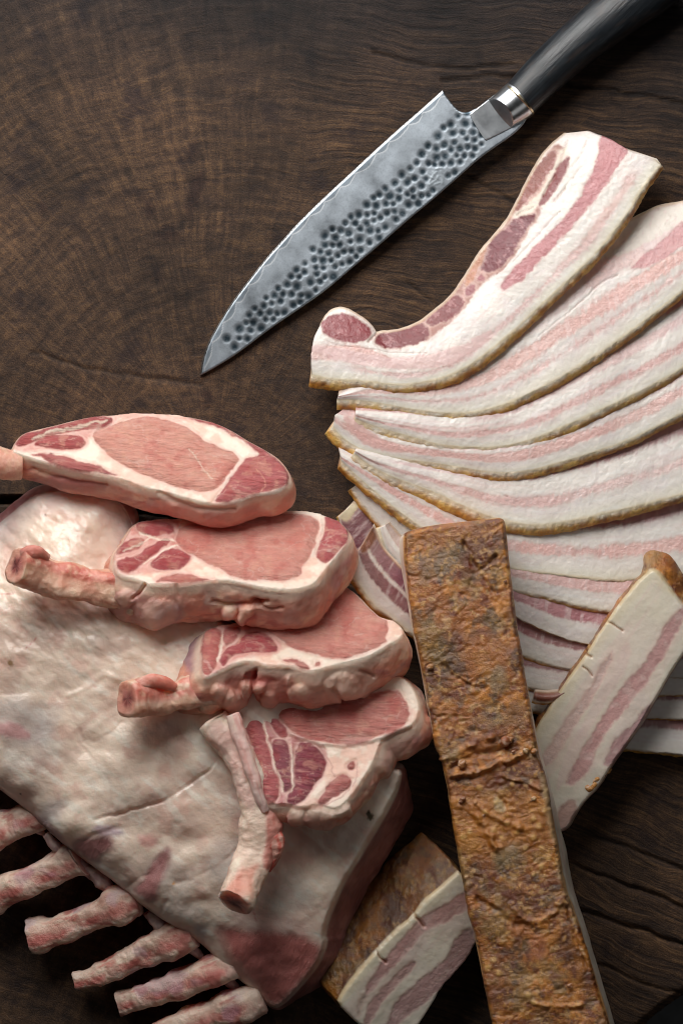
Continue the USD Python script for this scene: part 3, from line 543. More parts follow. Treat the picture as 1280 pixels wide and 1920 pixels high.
# ------------------------------------------------------------------ the rack of ribs
def build_rack():
    t = Thing('rib_rack', 'large raw rack of ribs, white fat on top, trimmed bones at lower left', 'rib rack')
    O = [(-80, 1040), (0, 975), (40, 942), (66, 925), (110, 919), (170, 921), (205, 932), (228, 955), (242, 990), (262, 1040), (330, 1100), (430, 1180), (520, 1250), (620, 1330), (700, 1400), (735, 1442), (754, 1447), (747, 1475), (728, 1512), (700, 1560), (668, 1612), (643, 1652), (626, 1692), (612, 1728), (605, 1758), (609, 1772), (594, 1815), (560, 1858), (522, 1902), (505, 1903), (480, 1880), (440, 1845), (400, 1808), (385, 1790), (340, 1755), (290, 1725), (250, 1692), (210, 1660), (170, 1630), (130, 1600), (95, 1568), (60, 1540), (0, 1488), (-80, 1420)]
    pl = Plane(300, 1400, .040)
    poly = pl.uv(chaikin(O, True, 1)); step = .00085
    b = topx(pl.world(np.c_[resample(ccw(poly), step, closed=True), np.zeros(len(resample(ccw(poly), step, closed=True)))]))
    right = sstep(-40, 60, (b[:, 0] - 500) * .85 + (b[:, 1] - 1900) * .5 + 120) * (b[:, 1] > 1440)
    right = np.where((b[:, 1] > 1445) & (b[:, 0] > 515), 1.0, 0.0)
    fl = right * .0155 * sstep(1440, 1520, b[:, 1]) * sstep(1930, 1800, b[:, 1])
    fl = fl + np.where((b[:, 0] < 240) & (b[:, 1] < 1010), .004, 0)
    fl = fl + np.where((b[:, 0] < 500) & (b[:, 1] > 1480), -.003, 0)
    m = slab(poly, step, .034, wall=36, r=.0022, bulge=.002, flare=fl, rbot=.006)
    m.v = pl.world(m.v); P = topx(m.v); top = m.reg == 0
    # broad shape: rounded towards the upper end, the lower left edge and the front corner
    ll = [(-80, 1420), (0, 1488), (60, 1540), (130, 1600), (210, 1660), (290, 1725), (385, 1790), (505, 1903)]
    ul = [(-80, 1040), (0, 975), (66, 925), (110, 919), (170, 921), (205, 932), (242, 990), (262, 1040), (330, 1100)]
    dl, du = seg_dist(P, ll, False), seg_dist(P, ul, False)
    dz = -.010 * np.clip(1 - dl / 75, 0, 1) ** 2.2 - .018 * np.clip(1 - du / 170, 0, 1) ** 2
    dz += .006 * np.exp(-((P[:, 0] - 330) ** 2 + (P[:, 1] - 1350) ** 2) / 260 ** 2) - .008 * sstep(1650, 1900, P[:, 1])
    q = np.c_[P, P[:, :1] * 0]
    rot = np.c_[P[:, 0] * .8 + P[:, 1] * .6, P[:, 1] * .8 - P[:, 0] * .6, P[:, 0] * 0]
    dz += .0070 * (fbm(q, .010, 2, 1) - .5) + .0030 * (fbm(q, .028, 2, 2) - .5)
    near = sstep(1330, 1180, P[:, 1])
    dz += (.0026 * near + .0004) * (fbm(rot * [.035, .075, 1], 1.0, 3, 3) - .5)
    # ridges and furrows across the ribs, near the lower left edge
    rib = np.sin((rot[:, 0] * .8 + P[:, 0] * .2) / 34.0 + 2.5 * fbm(q, .012, 2, 8)); dz += .0030 * rib * sstep(190, 40, dl) * sstep(1420, 1520, P[:, 1]) * sstep(1800, 1740, P[:, 1])
    wp = warp(P, 9, .02, 4) + warp(P, 4, .07, 5) - P
    creases = [([(180, 1532), (225, 1525), (270, 1516), (319, 1499), (356, 1472), (405, 1431)], 7, .0016), ([(232, 1352), (205, 1375), (178, 1392)], 7, .0016), ([(150, 1392), (195, 1438), (217, 1510)], 7, .0014), ([(130, 1600), (175, 1560), (240, 1545)], 10, .0022),
               ([(290, 1725), (305, 1690), (330, 1660)], 9, .0024), ([(330, 1660), (380, 1640), (420, 1610), (450, 1590)], 9, .0016), ([(0, 1300), (60, 1296), (110, 1300), (150, 1290), (200, 1258)], 6, .0012), ([(110, 1300), (140, 1345), (160, 1390)], 10, .0016), ([(300, 1560), (350, 1575), (420, 1560)], 9, .0015), ([(110, 1520), (125, 1508)], 6, .0014),
               ([(235, 1668), (258, 1650), (280, 1640)], 5, .0016), ([(190, 1622), (235, 1640), (245, 1662)], 5, .0012)]
    for ci, (line, w, dep) in enumerate(creases):
        d = seg_dist(wp, chaikin(line, False, 2), False); dz -= (.30 if ci else .45) * dep * sstep(w * .7, 0, d) * (sstep(.35, .6, fbm(q, .03, 2, 77 + ci)) if ci else .25 + 1.2 * sstep(.3, .7, fbm(q, .02, 2, 76))) + .5 * dep * sstep(w * 4, 0, d)
    dz += .0005 * sstep(9, 0, seg_dist(wp, [(130, 1302), (160, 1290), (195, 1262), (220, 1272)], False))
    fade = np.where(m.reg >= 1, np.clip(1 - m.frac * 1.2, 0, 1), 1.0)
    m.v[:, 2] += dz * fade
    m.v[:, 2] = np.maximum(m.v[:, 2], .003)
    C = flat(len(P), (238, 215, 196))
    n1, n2, n3 = fbm(q, .016, 4, 21), fbm(q, .03, 4, 22), fbm(rot * [.02, .06, 1], 1.0, 4, 23)
    blend(C, .75 * sstep(.50, .64, n1), (214, 186, 170)); blend(C, .55 * sstep(.55, .68, n2), (220, 178, 162)); blend(C, .3 * sstep(.56, .68, fbm(q, .013, 4, 24)), (176, 168, 168))
    blend(C, .6 * sstep(.55, .66, n3), (240, 230, 216))
    blend(C, .5 * sstep(60, 0, du), (226, 206, 206))
    PW = warp(P, 9, .035, 9) + warp(P, 3, .15, 10) - P
    red = (164, 100, 100)
    A = fill(C, PW, [(128, 1600), (140, 1578), (175, 1566), (215, 1568), (214, 1590), (182, 1607), (190, 1622)], red, 9, op=.9)
    A = np.maximum(A, fill(C, PW, [(247, 1672), (270, 1649), (300, 1594), (322, 1586), (321, 1617), (296, 1668), (283, 1698)], red, 8, op=.9))
    A = np.maximum(A, fill(C, PW, [(50, 1535), (75, 1530), (110, 1560), (130, 1590), (120, 1595), (85, 1565)], (150, 96, 104), 6, op=.7))
    A2 = fill(C, PW, [(398, 1738), (440, 1742), (500, 1746), (560, 1752), (585, 1764), (604, 1778), (592, 1815), (555, 1862), (520, 1898), (500, 1892), (480, 1870), (455, 1838), (425, 1790)], (184, 104, 98), 14, op=.95)
    blend(C, A2 * .6 * sstep(.54, .66, fbm(np.c_[P[:, 0] * .08 - P[:, 1] * .02, P[:, 1] * .015, P[:, 0] * 0], 1.0, 4, 30)), (206, 132, 122))
    fill(C, PW, [(398, 1738), (420, 1745), (440, 1800), (470, 1850), (480, 1872), (440, 1835), (415, 1790)], (206, 150, 136), 6, op=.7)
    fill(C, PW, [(-20, 1310), (60, 1300), (100, 1345), (95, 1400), (40, 1400), (-20, 1385)], (168, 158, 156), 18, op=.6); fill(C, PW, [(-10, 1355), (30, 1345), (70, 1385), (20, 1385), (-10, 1375)], (188, 120, 124), 6, op=.6)
    fill(C, PW, [(95, 1500), (130, 1495), (115, 1540), (85, 1555), (60, 1530)], (160, 148, 152), 14, op=.55); fill(C, PW, [(170, 1560), (190, 1545), (240, 1560), (215, 1570)], (160, 130, 148), 6, op=.7)
    fill(C, PW, [(390, 1590), (450, 1560), (470, 1600), (430, 1660), (380, 1650)], (168, 166, 164), 22, op=.55); fill(C, PW, [(500, 1650), (560, 1640), (600, 1690), (540, 1730), (490, 1700)], (172, 168, 162), 24, op=.5); fill(C, PW, [(360, 1740), (390, 1735), (385, 1770), (365, 1765)], (150, 146, 156), 10, op=.5)
    fill(C, PW, [(440, 1700), (560, 1720), (590, 1755), (500, 1745), (430, 1735)], (226, 184, 172), 10, op=.6); fill(C, PW, [(255, 1560), (300, 1565), (290, 1585), (262, 1588)], (206, 138, 134), 8, op=.6)
    for line in [[(0, 1115), (18, 1114), (28, 1112)], [(50, 1215), (60, 1206), (70, 1195)], [(470, 1690), (480, 1730)]]: stroke(C, P, line, (196, 110, 104), 1.0, 1.4, .7)
    for line, w, dep in creases: stroke(C, wp, line, (186, 150, 138), w * .2, 4, .22)
    for c0, r0, col in [((695, 1531), 6, (96, 86, 62)), ((692, 1524), 4, (80, 72, 54)), ((82, 969), 2, (60, 50, 50)), ((18, 1242), 5, (150, 120, 90)), ((326, 1661), 3, (230, 160, 70)), ((40, 1493), 2, (60, 50, 46)), ((690, 1470), 6, (196, 170, 120))]:
        blend(C, sstep(r0 + 1.2, r0 - 1.2, np.hypot(wp[:, 0] - c0[0], wp[:, 1] - c0[1])), col)
    # the cut side: dark lean on the right, pale sheet and torn skin on the lower left
    nw = fbm(m.v * [1, 1, .5], 120, 4, 40); Wc = flat(len(P), (156, 98, 92)); blend(Wc, .6 * sstep(.52, .66, nw), (190, 134, 122)); blend(Wc, .5 * sstep(.5, .35, nw), (106, 60, 60))
    right_v = (P[:, 0] > 505) & (P[:, 1] > 1440)
    Lw = flat(len(P), (176, 148, 150)); blend(Lw, sstep(.48, .60, nw), (206, 176, 166)); blend(Lw, .8 * sstep(.56, .66, fbm(m.v, 90, 3, 41)), (160, 96, 98)); blend(Lw, sstep(.40, .8, m.frac) * .6, (150, 92, 92))
    Uw = flat(len(P), (206, 160, 156)); blend(Uw, sstep(.45, .6, nw), (182, 120, 120))
    side = np.where(right_v[:, None], Wc, np.where((P[:, 1] > 1350)[:, None], Lw, Uw))
    e = np.reshape(sstep(.03, .10, m.frac + .03 * (nw - .5)), (-1, 1))
    C = np.where((m.reg >= 1)[:, None], C * (1 - e) + side * e, C)
    C *= (.96 + .08 * fbm(m.v, 500, 2, 50))[:, None]
    displace(m, np.where(m.reg >= 1, .0016 * (fbm(m.v, 130, 3, 51) - .5) * np.clip(m.frac * 4, 0, 1), .0003 * (fbm(m.v, 320, 3, 52) - .5)))
    lab = np.where(m.reg >= 1, np.where(right_v, 2, 3), np.where((A2 > .5) | (A > .5), 1, 0)).astype(int)
    t.split(m, C, lab, ['fat_cap', 'bare_lean', 'cut_side', 'membrane_edge'], ['membrane_fat', 'side_lean', 'side_lean', 'raw_side'])
    def ribpaint(m, col):
        n = fbm(np.c_[m.s * 5 + m.v[:, 0] * 30, np.cos(m.a) * 1.6, np.sin(m.a) * 1.6], 1.0, 4, 61); blend(col, .75 * sstep(.52, .64, n), (190, 104, 96)); blend(col, .5 * sstep(.48, .36, n), (236, 206, 190)); blend(col, .4 * sstep(.56, .66, fbm(m.v, 70, 3, 62)), (176, 146, 166))
    ribs = [([(-50, 1582, .017), (0, 1556, .018), (40, 1538, .020), (80, 1520, .022)], [(34, 30), (32, 30), (30, 28), (30, 26)]),
            ([(-50, 1708, .014), (0, 1672, .016), (40, 1660, .018), (100, 1634, .021), (150, 1606, .024)], [(36, 30), (34, 30), (29, 28), (36, 28), (36, 26)]),
            ([(57, 1757, .013), (80, 1752, .014), (120, 1742, .016), (170, 1720, .019), (220, 1700, .022), (260, 1686, .024)], [(32, 28), (35, 30), (28, 26), (31, 28), (38, 28), (36, 26)]),
            ([(142, 1842, .012), (170, 1836, .013), (220, 1814, .016), (280, 1784, .019), (330, 1756, .022), (360, 1745, .023)], [(18, 16), (29, 26), (32, 28), (32, 28), (33, 27), (30, 24)]),
            ([(222, 1882, .012), (245, 1876, .013), (290, 1862, .016), (350, 1840, .018), (400, 1820, .021), (440, 1808, .022)], [(22, 18), (29, 26), (29, 26), (31, 28), (32, 26), (28, 24)]),
            ([(270, 1950, .012), (330, 1930, .014), (390, 1905, .016), (440, 1888, .019), (490, 1872, .021)], [(24, 22), (28, 26), (28, 26), (30, 26), (28, 24)])]
    for i, (path, rad) in enumerate(ribs):
        bone(t, 'rib_bone', path, rad, n=120, seg=60, seed=500 + i * 9, amp=.0010, topang=(1.4, .4), top=(196, 112, 104), side=(220, 184, 166), low=(168, 118, 114), marrow=(190, 130, 128), mat='rib_skin', paint=ribpaint, wrinkle=.0008, dish=0, sq=.8, cap=.08, low_amp=.0050, rvar=.45)
    for i, (a, b, z, r_, dx, dy) in enumerate([(106, 1588, .024, 12, 20, 22), (148, 1622, .022, 14, 26, 22), (190, 1652, .022, 14, 28, 26), (240, 1690, .022, 15, 24, 22), (300, 1734, .021, 15, 24, 22), (350, 1772, .020, 14, 26, 22), (430, 1842, .018, 13, 24, 22), (62, 1548, .022, 13, 24, 20)]):
        bone(t, 'skin_flap', [(a - dx, b - dy, z), (a, b, z - .001), (a + dx, b + dy, z - .003)], [(r_ * .5, r_ * .6), (r_, r_ * 1.1), (r_ * .5, r_ * .6)], n=30, seg=24, seed=560 + i, tip0=True, tip1=True, topang=None, side=(190, 150, 146), low=(150, 96, 98), amp=.0016, mat='rib_skin', marrow=(170, 120, 120))
    t.finish()
build_rack()
def scrap():
    t = Thing('meat_scrap', 'small dark red scrap of meat on the wood right of the rack', 'meat scrap')
    bone(t, 'lean', [(668, 1712, .006), (690, 1690, .007), (712, 1668, .008)], [(9, 8), (14, 12), (14, 11)], n=30, seg=26, seed=601, tip0=True, tip1=True, topang=None, side=(150, 70, 74), low=(110, 46, 52), amp=.0018, marrow=(140, 64, 68), mat='lean_meat')
    bone(t, 'fat', [(664, 1730, .005), (680, 1712, .006), (690, 1695, .006)], [(8, 6), (12, 8), (8, 7)], n=24, seg=22, seed=605, tip0=True, tip1=True, topang=None, side=(196, 160, 158), low=(150, 110, 110), amp=.0012, marrow=(196, 160, 158), mat='raw_side')
    t.finish()
scrap()

# ------------------------------------------------------------------ bacon slices
BF, BL, BD, RI = (243, 230, 218), (226, 182, 178), (160, 90, 96), (230, 162, 70)
def slice_(label, R, U, bands, zr=.018, slope=.26, T=.0045, rind=2.6, e0=None, e1=None, polys=(), cracks=(), seed=0, zu_min=.0048, rindcol=RI, tilt=0.0, z_end=None, step=2.1, group='bacon slices fanned out in overlapping rows', tone=1.0, wav=.0012, creamy=1.0):
    t = Thing('bacon_slice', label, 'bacon slice', group)
    R_, U_ = chaikin(R, False, 3), chaikin(U, False, 2)
    L = np.linalg.norm(np.diff(R_, axis=0), axis=1).sum(); n = int(L / step)
    R_, U_ = resample(R_, n=n), resample(U_, n=n)
    wid = np.linalg.norm(U_ - R_, axis=1); nt = max(8, int(np.percentile(wid, 80) / step))
    s = np.linspace(0, 1, n)
    tan = np.gradient(R_, axis=0); tan /= np.linalg.norm(tan, axis=1, keepdims=True); out = np.c_[-tan[:, 1], tan[:, 0]]
    out *= np.sign(((R_ - U_) * out).sum(1).mean())
    zr_ = zr if z_end is None else zr + (z_end - zr) * s
    zr_ = zr_ + .0020 * (meshkit.fbm(np.c_[s * L / 150, s * 0, s * 0], 2, seed) - .5)
    zu = np.maximum(zr_ - wid * S * slope, zu_min)
    # one loop: top from the inner edge to the rind, round the rind, back underneath, up the inner edge
    tt = np.linspace(1, 0, nt); rows = [(q, 0.0, 0.0, 0) for q in tt]
    for k in range(1, 9):
        a = k / 8 * math.pi * 0.94
        rows.append((0, rind * .0016 * [0, .22, .44, .64, .80, .92, 1.0, .96, .72][k], T * [0, .06, .16, .30, .46, .63, .80, .95, 1.03][k], 1))
    for q in np.linspace(.04, 1, max(4, nt // 4)): rows.append((q, 0, T, 2))
    rows += [(1, -.0011, T * .7, 3), (1, -.0013, T * .35, 3), (1, -.0007, T * .08, 3)]
    V, tv, sv, kv = [], [], [], []
    dirU = -(U_ - R_) / np.maximum(wid[:, None], 1)
    for q, off, dep, kind in rows:
        pp = R_ * (1 - q) + U_ * q
        if e0 is not None: pp = pp + tan[:1] * np.interp(q, *zip(*e0)) * np.clip(1 - s * L / 90, 0, 1)[:, None] ** 1.5
        if e1 is not None: pp = pp + tan[-1:] * np.interp(q, *zip(*e1)) * np.clip(1 - (1 - s) * L / 110, 0, 1)[:, None] ** 1.5
        z = zr_ * (1 - q) + zu * q + .0022 * math.sin(math.pi * q) - dep
        X = proj(pp[:, 0], pp[:, 1], z + dep)
        X[:, 2] = z
        o2 = (out if kind != 3 else dirU) * (off * np.interp(s, [0, .35, 1], [1.15, 1.0, .55])[:, None] if kind == 1 else off)
        X[:, 0] += o2[:, 0]; X[:, 1] -= o2[:, 1]
        V.append(X); tv.append(np.full(n, q)); sv.append(s); kv.append(np.full(n, kind))
    nr = len(rows); V = np.stack(V, 1).reshape(-1, 3); tv = np.stack(tv, 1).ravel(); sv = np.stack(sv, 1).ravel(); kv = np.stack(kv, 1).ravel()
    i = np.arange(n * nr).reshape(n, nr); j = np.roll(i, -1, 1)
    F = np.vstack([np.c_[i[:-1].ravel(), j[:-1].ravel(), i[1:].ravel()], np.c_[j[:-1].ravel(), j[1:].ravel(), i[1:].ravel()]])
    c0, c1 = len(V), len(V) + 1
    V = np.vstack([V, V[i[0]].mean(0), V[i[-1]].mean(0)]); tv = np.r_[tv, .5, .5]; sv = np.r_[sv, 0, 1]; kv = np.r_[kv, 3, 3]
    F = np.vstack([F, np.c_[np.full(nr, c0), j[0], i[0]], np.c_[np.full(nr, c1), i[-1], j[-1]]])
    nn = normals(V, F)
    if nn[kv == 0][:, 2].mean() < 0: F = F[:, ::-1]
    m = Mesh(); m.v, m.f = V, F
    P = topx(V)
    st = np.c_[sv * L, tv * np.median(wid), tv * 0]
    edge_n = fbm(st * [.018, .05, 1], 1.0, 4, seed + 1) - .5; fine_n = fbm(st * [.10, .16, 1], 1.0, 3, seed + 2) - .5
    C = flat(len(V), BF); blend(C, .5 * sstep(.5, .64, fbm(st, .03, 4, seed + 3)), (240, 224, 220)); blend(C, .45 * sstep(.55, .66, fbm(st * [.5, 1.6, 1], .05, 3, seed + 4)), (234, 212, 206))
    blend(C, .55 * creamy * sstep(.16, .02, tv), (246, 236, 206))
    rag = fbm(st * [.30, .035, 1], 1.0, 3, seed + 41) - .5
    blend(C, .40 * sstep(.54, .66, fbm(st * [.010, .13, 1], 1.0, 3, seed + 42)) * sstep(.12, .3, tv), (236, 206, 198)); blend(C, .35 * sstep(.56, .68, fbm(st * [.02, .22, 1], 1.0, 3, seed + 43)), (250, 244, 236))
    lean = np.zeros(len(V))
    for band in bands:
        t0, t1, col, op = band[:4]; s0, s1 = band[4:6] if len(band) > 4 else (-1, 2)
        d = np.minimum(tv - t0, t1 - tv) + .11 * edge_n * min(1, (t1 - t0) / .1) + .07 * fine_n + .07 * rag
        blend(C, .40 * op * sstep(-.07, .01, d) * sstep(s0 - .03, s0 + .03, sv) * sstep(s1 + .03, s1 - .03, sv) * (kv == 0), (242, 212, 204)); a = sstep(-.026, .040, d) * op * (.75 + .5 * fbm(st, .02, 2, seed + 31)) * sstep(s0 - .03, s0 + .03, sv) * sstep(s1 + .03, s1 - .03, sv) * (kv == 0)
        blend(C, a, col); lean = np.maximum(lean, a)
        x = fbm(st * [.16, .03, 1], 1.0, 3, seed + 5); blend(C, a * .35 * sstep(.56, .70, x), (244, 226, 222)); blend(C, a * .25 * sstep(.46, .34, x), tuple(np.array(col) * .88))
    PW = warp(P, 6, .05, seed + 6) + warp(P, 3.2, .2, seed + 7) - P
    for poly, col, op in polys:
        blend(C, .4 * op * sstep(8, 0, seg_dist(PW, chaikin(poly, True, 2), True)) * (kv == 0), (232, 200, 188)); a = fill(C, PW, poly, col, 2.6, op=op, where=(kv == 0) * 1.0); lean = np.maximum(lean, a if np.mean(hexc(col)) < .4 else 0)
        if np.mean(col) > 200: lean = np.minimum(lean, 1 - a)
        blend(C, a * .3 * sstep(.58, .68, fbm(st, .12, 3, seed + 8)), (222, 170, 170))
    h = .0007 * (fbm(V, 120, 3, seed + 9) - .5) + wav * (fbm(st, .012, 3, seed + 10) - .5) * (kv == 0) * np.clip(tv * 5, 0, 1)
    h += .0003 * (fbm(V, 600, 2, seed + 14) - .5)
    h -= .00008 * lean
    for line, w, dep in cracks:
        d = seg_dist(warp(P, 3, .08, 3), chaikin(line, False, 1), False); h -= .35 * dep * sstep(w + 1.5, w - 1.5, d) * (kv == 0)
        blend(C, .5 * sstep(w + .9, w - 1.2, d) * (kv == 0) * sstep(.35, .55, fbm(st, .06, 2, 6)), (150, 92, 80))
    rn = fbm(V, 260, 4, seed + 11); rr = (kv == 1) * 1.0
    Rc = flat(len(V), rindcol); blend(Rc, .85 * sstep(.46, .60, rn), (240, 192, 108)); blend(Rc, .8 * sstep(.50, .34, fbm(V, 170, 3, seed + 12)), (178, 108, 40)); blend(Rc, .4 * sstep(.60, .70, fbm(V, 420, 2, seed + 13)), (110, 66, 36))
    k8 = np.tile(np.r_[np.zeros(nt), np.arange(1, 9), np.zeros(nr - nt - 8)], n); k8 = np.r_[k8, 0, 0]
    a = rr * sstep(.0, 3.2, k8 + 3.2 * (rn - .5)); blend(Rc, .5 * sstep(5, 8, k8 + 4 * (rn - .5)), (150, 92, 40)); C = C * (1 - a[:, None]) + Rc * a[:, None]
    blend(C, .45 * sstep(.035, .0, tv + .03 * fine_n) * (kv == 0) * creamy, (226, 196, 142))
    blend(C, .55 * (kv == 3) + .35 * (kv == 0) * sstep(.985, 1, tv), (214, 168, 120))
    h += rr * (.0013 * (fbm(V, 210, 3, seed + 15) - .5) + .0009 * (fbm(V, 520, 2, seed + 16) - .5))
    C = C * tone * (.965 + .07 * fbm(V, 1100, 2, seed + 17))[:, None]
    displace(m, h)
    lab = np.where(kv == 1, 2, np.where(lean > .5, 1, 0)).astype(int)
    t.split(m, C, lab, ['fat_layer', 'lean_layer', 'rind'], ['bacon_fat', 'bacon_lean', 'bacon_rind'])
    t.finish()

L2, L3 = (224, 172, 164), (200, 140, 138)
gen = [(.17, .235, (234, 192, 186), .75), (.36, .52, L2, .85), (.60, .70, (216, 166, 166), .55), (.80, 1.1, L3, .8)]
slice_('topmost and fully visible bacon slice beside the knife, dark lean along its inner edge',
    [(585, 703), (620, 711), (680, 713), (740, 722), (790, 718), (850, 702), (900, 672), (960, 622), (1020, 566), (1080, 511), (1130, 461), (1175, 402), (1205, 352), (1232, 316), (1250, 296)],
    [(594, 610), (605, 595), (622, 581), (645, 578), (668, 590), (690, 604), (703, 617), (708, 626), (716, 622), (740, 622), (770, 614), (800, 598), (845, 560), (870, 525), (900, 475), (930, 440), (956, 408), (962, 396), (980, 360), (1000, 320), (1020, 285), (1046, 266)],
    [(.12, .20, (236, 196, 190), .8, .10, .95), (.30, .52, L2, .75, -.1, .22)], zr=.019, slope=.26, rind=3.0, seed=1000, e0=[(0, 0), (.4, -6), (.8, -2), (1, 6)], e1=[(0, -16), (.08, -4), (.3, 0), (.6, 24), (.85, 36), (1, 24)],
    polys=[([(583, 645), (640, 652), (720, 668), (800, 668), (880, 640), (930, 610), (900, 650), (840, 690), (760, 694), (690, 684), (590, 668)], (232, 190, 186), .8),
           ([(700, 645), (704, 622), (740, 620), (800, 596), (846, 558), (872, 520), (902, 472), (932, 436), (958, 400), (984, 352), (1004, 315), (1024, 282), (1046, 268), (1060, 280), (1052, 320), (1024, 370), (1004, 412), (982, 446), (950, 500), (915, 522), (886, 556), (860, 590), (806, 636), (740, 656)], (150, 78, 62), .85),
           ([(957, 404), (985, 390), (1018, 350), (1040, 306), (1056, 272), (1068, 278), (1054, 326), (1024, 374), (990, 402), (965, 412)], (238, 222, 200), .95), ([(700, 640), (712, 622), (722, 624), (712, 642)], (238, 222, 206), .8),
           ([(598, 606), (618, 590), (642, 586), (668, 596), (690, 608), (702, 622), (690, 636), (668, 642), (632, 640), (608, 626)], (140, 68, 72), 1), ([(700, 636), (716, 622), (745, 624), (790, 606), (803, 612), (803, 634), (770, 648), (735, 652), (708, 648)], (122, 50, 54), 1),
           ([(795, 602), (815, 586), (845, 560), (858, 550), (870, 566), (862, 585), (840, 602), (818, 608), (800, 610)], (124, 50, 52), 1), ([(868, 540), (884, 528), (894, 540), (888, 552), (872, 558)], (152, 88, 92), 1), ([(893, 520), (904, 512), (912, 522), (904, 530), (894, 528)], (158, 92, 96), 1),
           ([(895, 490), (910, 462), (935, 436), (965, 408), (1005, 396), (1000, 412), (980, 440), (960, 478), (935, 505), (915, 512), (900, 506)], (116, 50, 58), 1), ([(870, 524), (900, 474), (914, 456), (905, 480), (888, 520), (874, 540)], (190, 130, 100), .9),
           ([(960, 395), (985, 345), (1008, 305), (1030, 280), (1046, 282), (1040, 310), (1015, 345), (990, 375), (968, 398)], (136, 70, 58), 1), ([(1048, 310), (1064, 290), (1068, 300), (1058, 330), (1040, 362), (1016, 388), (1010, 380), (1024, 350)], (132, 62, 64), 1),
           ([(958, 400), (1000, 375), (1030, 330), (1050, 290), (1070, 250), (1100, 238), (1115, 290), (1080, 350), (1040, 400), (1000, 440), (985, 440), (1010, 395)], (236, 220, 202), .0),
           ([(1128, 234), (1165, 238), (1190, 256), (1180, 282), (1165, 300), (1140, 345), (1100, 392), (1060, 440), (1010, 490), (975, 530), (940, 548), (934, 540), (960, 505), (1010, 455), (1060, 410), (1100, 345), (1122, 292), (1126, 260)], (186, 112, 118), .9),
           ([(1190, 330), (1170, 362), (1140, 402), (1100, 450), (1095, 446), (1130, 400), (1160, 358)], (238, 200, 190), .7)],
    cracks=[([(1063, 262), (1050, 300), (1042, 320)], 1.2, .0012), ([(1040, 330), (1026, 350), (1018, 366)], 1.6, .0016), ([(1100, 262), (1088, 290), (1072, 312)], 1.0, .001), ([(1090, 312), (1060, 350), (1034, 380)], .9, .0009), ([(1060, 352), (1040, 378)], 1.2, .001), ([(1050, 395), (1010, 440), (960, 490)], .9, .001), ([(975, 462), (955, 490), (930, 516)], 1.0, .001), ([(690, 640), (706, 624)], 1.8, .002), ([(600, 634), (640, 650), (690, 652), (740, 662), (800, 662)], .8, .0007), ([(968, 402), (990, 392), (1000, 388)], 1.2, .001)])
slice_('second slice of bacon from the top, a thin crack running along its lean',
    [(632, 748), (672, 750), (720, 757), (780, 769), (850, 776), (900, 772), (950, 757), (1010, 729), (1080, 690), (1150, 645), (1220, 592), (1280, 545), (1340, 490)],
    [(628, 736), (700, 690), (800, 670), (900, 610), (1000, 520), (1100, 440), (1170, 420), (1205, 402), (1235, 387), (1275, 381), (1330, 372)],
    [(.16, .22, (236, 194, 188), .8), (.30, .45, L2, .8), (.56, .74, (218, 168, 168), .5, .3, 2), (.78, 1.1, (212, 188, 176), .5)], seed=1100, rind=2.8,
    polys=[([(1230, 460), (1262, 430), (1290, 405), (1300, 450), (1270, 470), (1240, 490), (1200, 505), (1180, 500)], (196, 132, 136), .8), ([(1200, 405), (1275, 380), (1300, 400), (1250, 435), (1180, 470), (1150, 490)], (232, 216, 200), .8)],
    cracks=[([(1158, 514), (1128, 528), (1100, 555), (1060, 590)], 1.0, .001), ([(1060, 590), (1030, 612), (1010, 630)], .8, .0008)], e0=[(0, 0), (1, 8)])
slice_('third slice of bacon from the top, a brown knob of rind at its left tip',
    [(668, 786), (700, 799), (760, 816), (830, 836), (900, 840), (960, 835), (1020, 816), (1100, 780), (1170, 748), (1230, 718), (1280, 690), (1340, 650)],
    [(672, 766), (740, 760), (820, 760), (900, 745), (1000, 700), (1100, 640), (1200, 580), (1280, 530), (1340, 490)], [(.20, .32, (228, 178, 172), .85), (.36, .42, (236, 200, 194), .6, .0, .4), (.50, .66, (222, 176, 176), .6, .3, 2), (.74, 1.1, L3, .8)], seed=1200, rind=3.6,
    cracks=[([(1238, 722), (1256, 712)], 3.0, .0003)], e0=[(0, -2), (1, -6)])
slice_('fourth slice of bacon, its rounded left end reaching furthest left',
    [(624, 800), (642, 822), (680, 845), (740, 859), (800, 866), (850, 874), (920, 886), (975, 886), (1040, 870), (1114, 848), (1180, 825), (1240, 795), (1290, 768), (1340, 740)],
    [(640, 768), (680, 766), (740, 790), (820, 810), (900, 815), (1000, 785), (1100, 740), (1200, 690), (1290, 640), (1340, 610)], [(.22, .42, (226, 176, 168), .85), (.50, .60, (220, 180, 176), .6, .25, 2), (.66, 1.1, (214, 166, 166), .7)], seed=1300, rind=3.0,
    e0=[(0, 0), (.5, -8), (1, 2)], polys=[([(640, 775), (665, 785), (700, 815), (760, 840), (790, 850), (700, 845), (660, 815)], (224, 170, 162), .8)])
slice_('broad fifth slice of bacon just above the brown slab',
    [(664, 850), (690, 872), (740, 897), (800, 917), (850, 940), (900, 963), (950, 979), (1010, 986), (1060, 979), (1150, 959), (1220, 943), (1290, 923), (1340, 910)],
    [(668, 840), (720, 845), (800, 850), (900, 855), (1000, 845), (1100, 815), (1200, 775), (1290, 730), (1340, 700)], [(.22, .36, (232, 186, 180), .85, -.1, .6), (.26, .36, (236, 196, 190), .75, .6, 2), (.60, .85, (208, 148, 152), .75, .45, 2), (.52, .64, (222, 174, 176), .5, .1, .35), (.9, 1.2, (226, 190, 186), .6)], seed=1400, rind=3.8,
    cracks=[([(1170, 856), (1190, 850)], 1.4, .0008), ([(1240, 830), (1260, 842)], 1, .0006), ([(935, 925), (950, 930)], 1.0, .0005)])
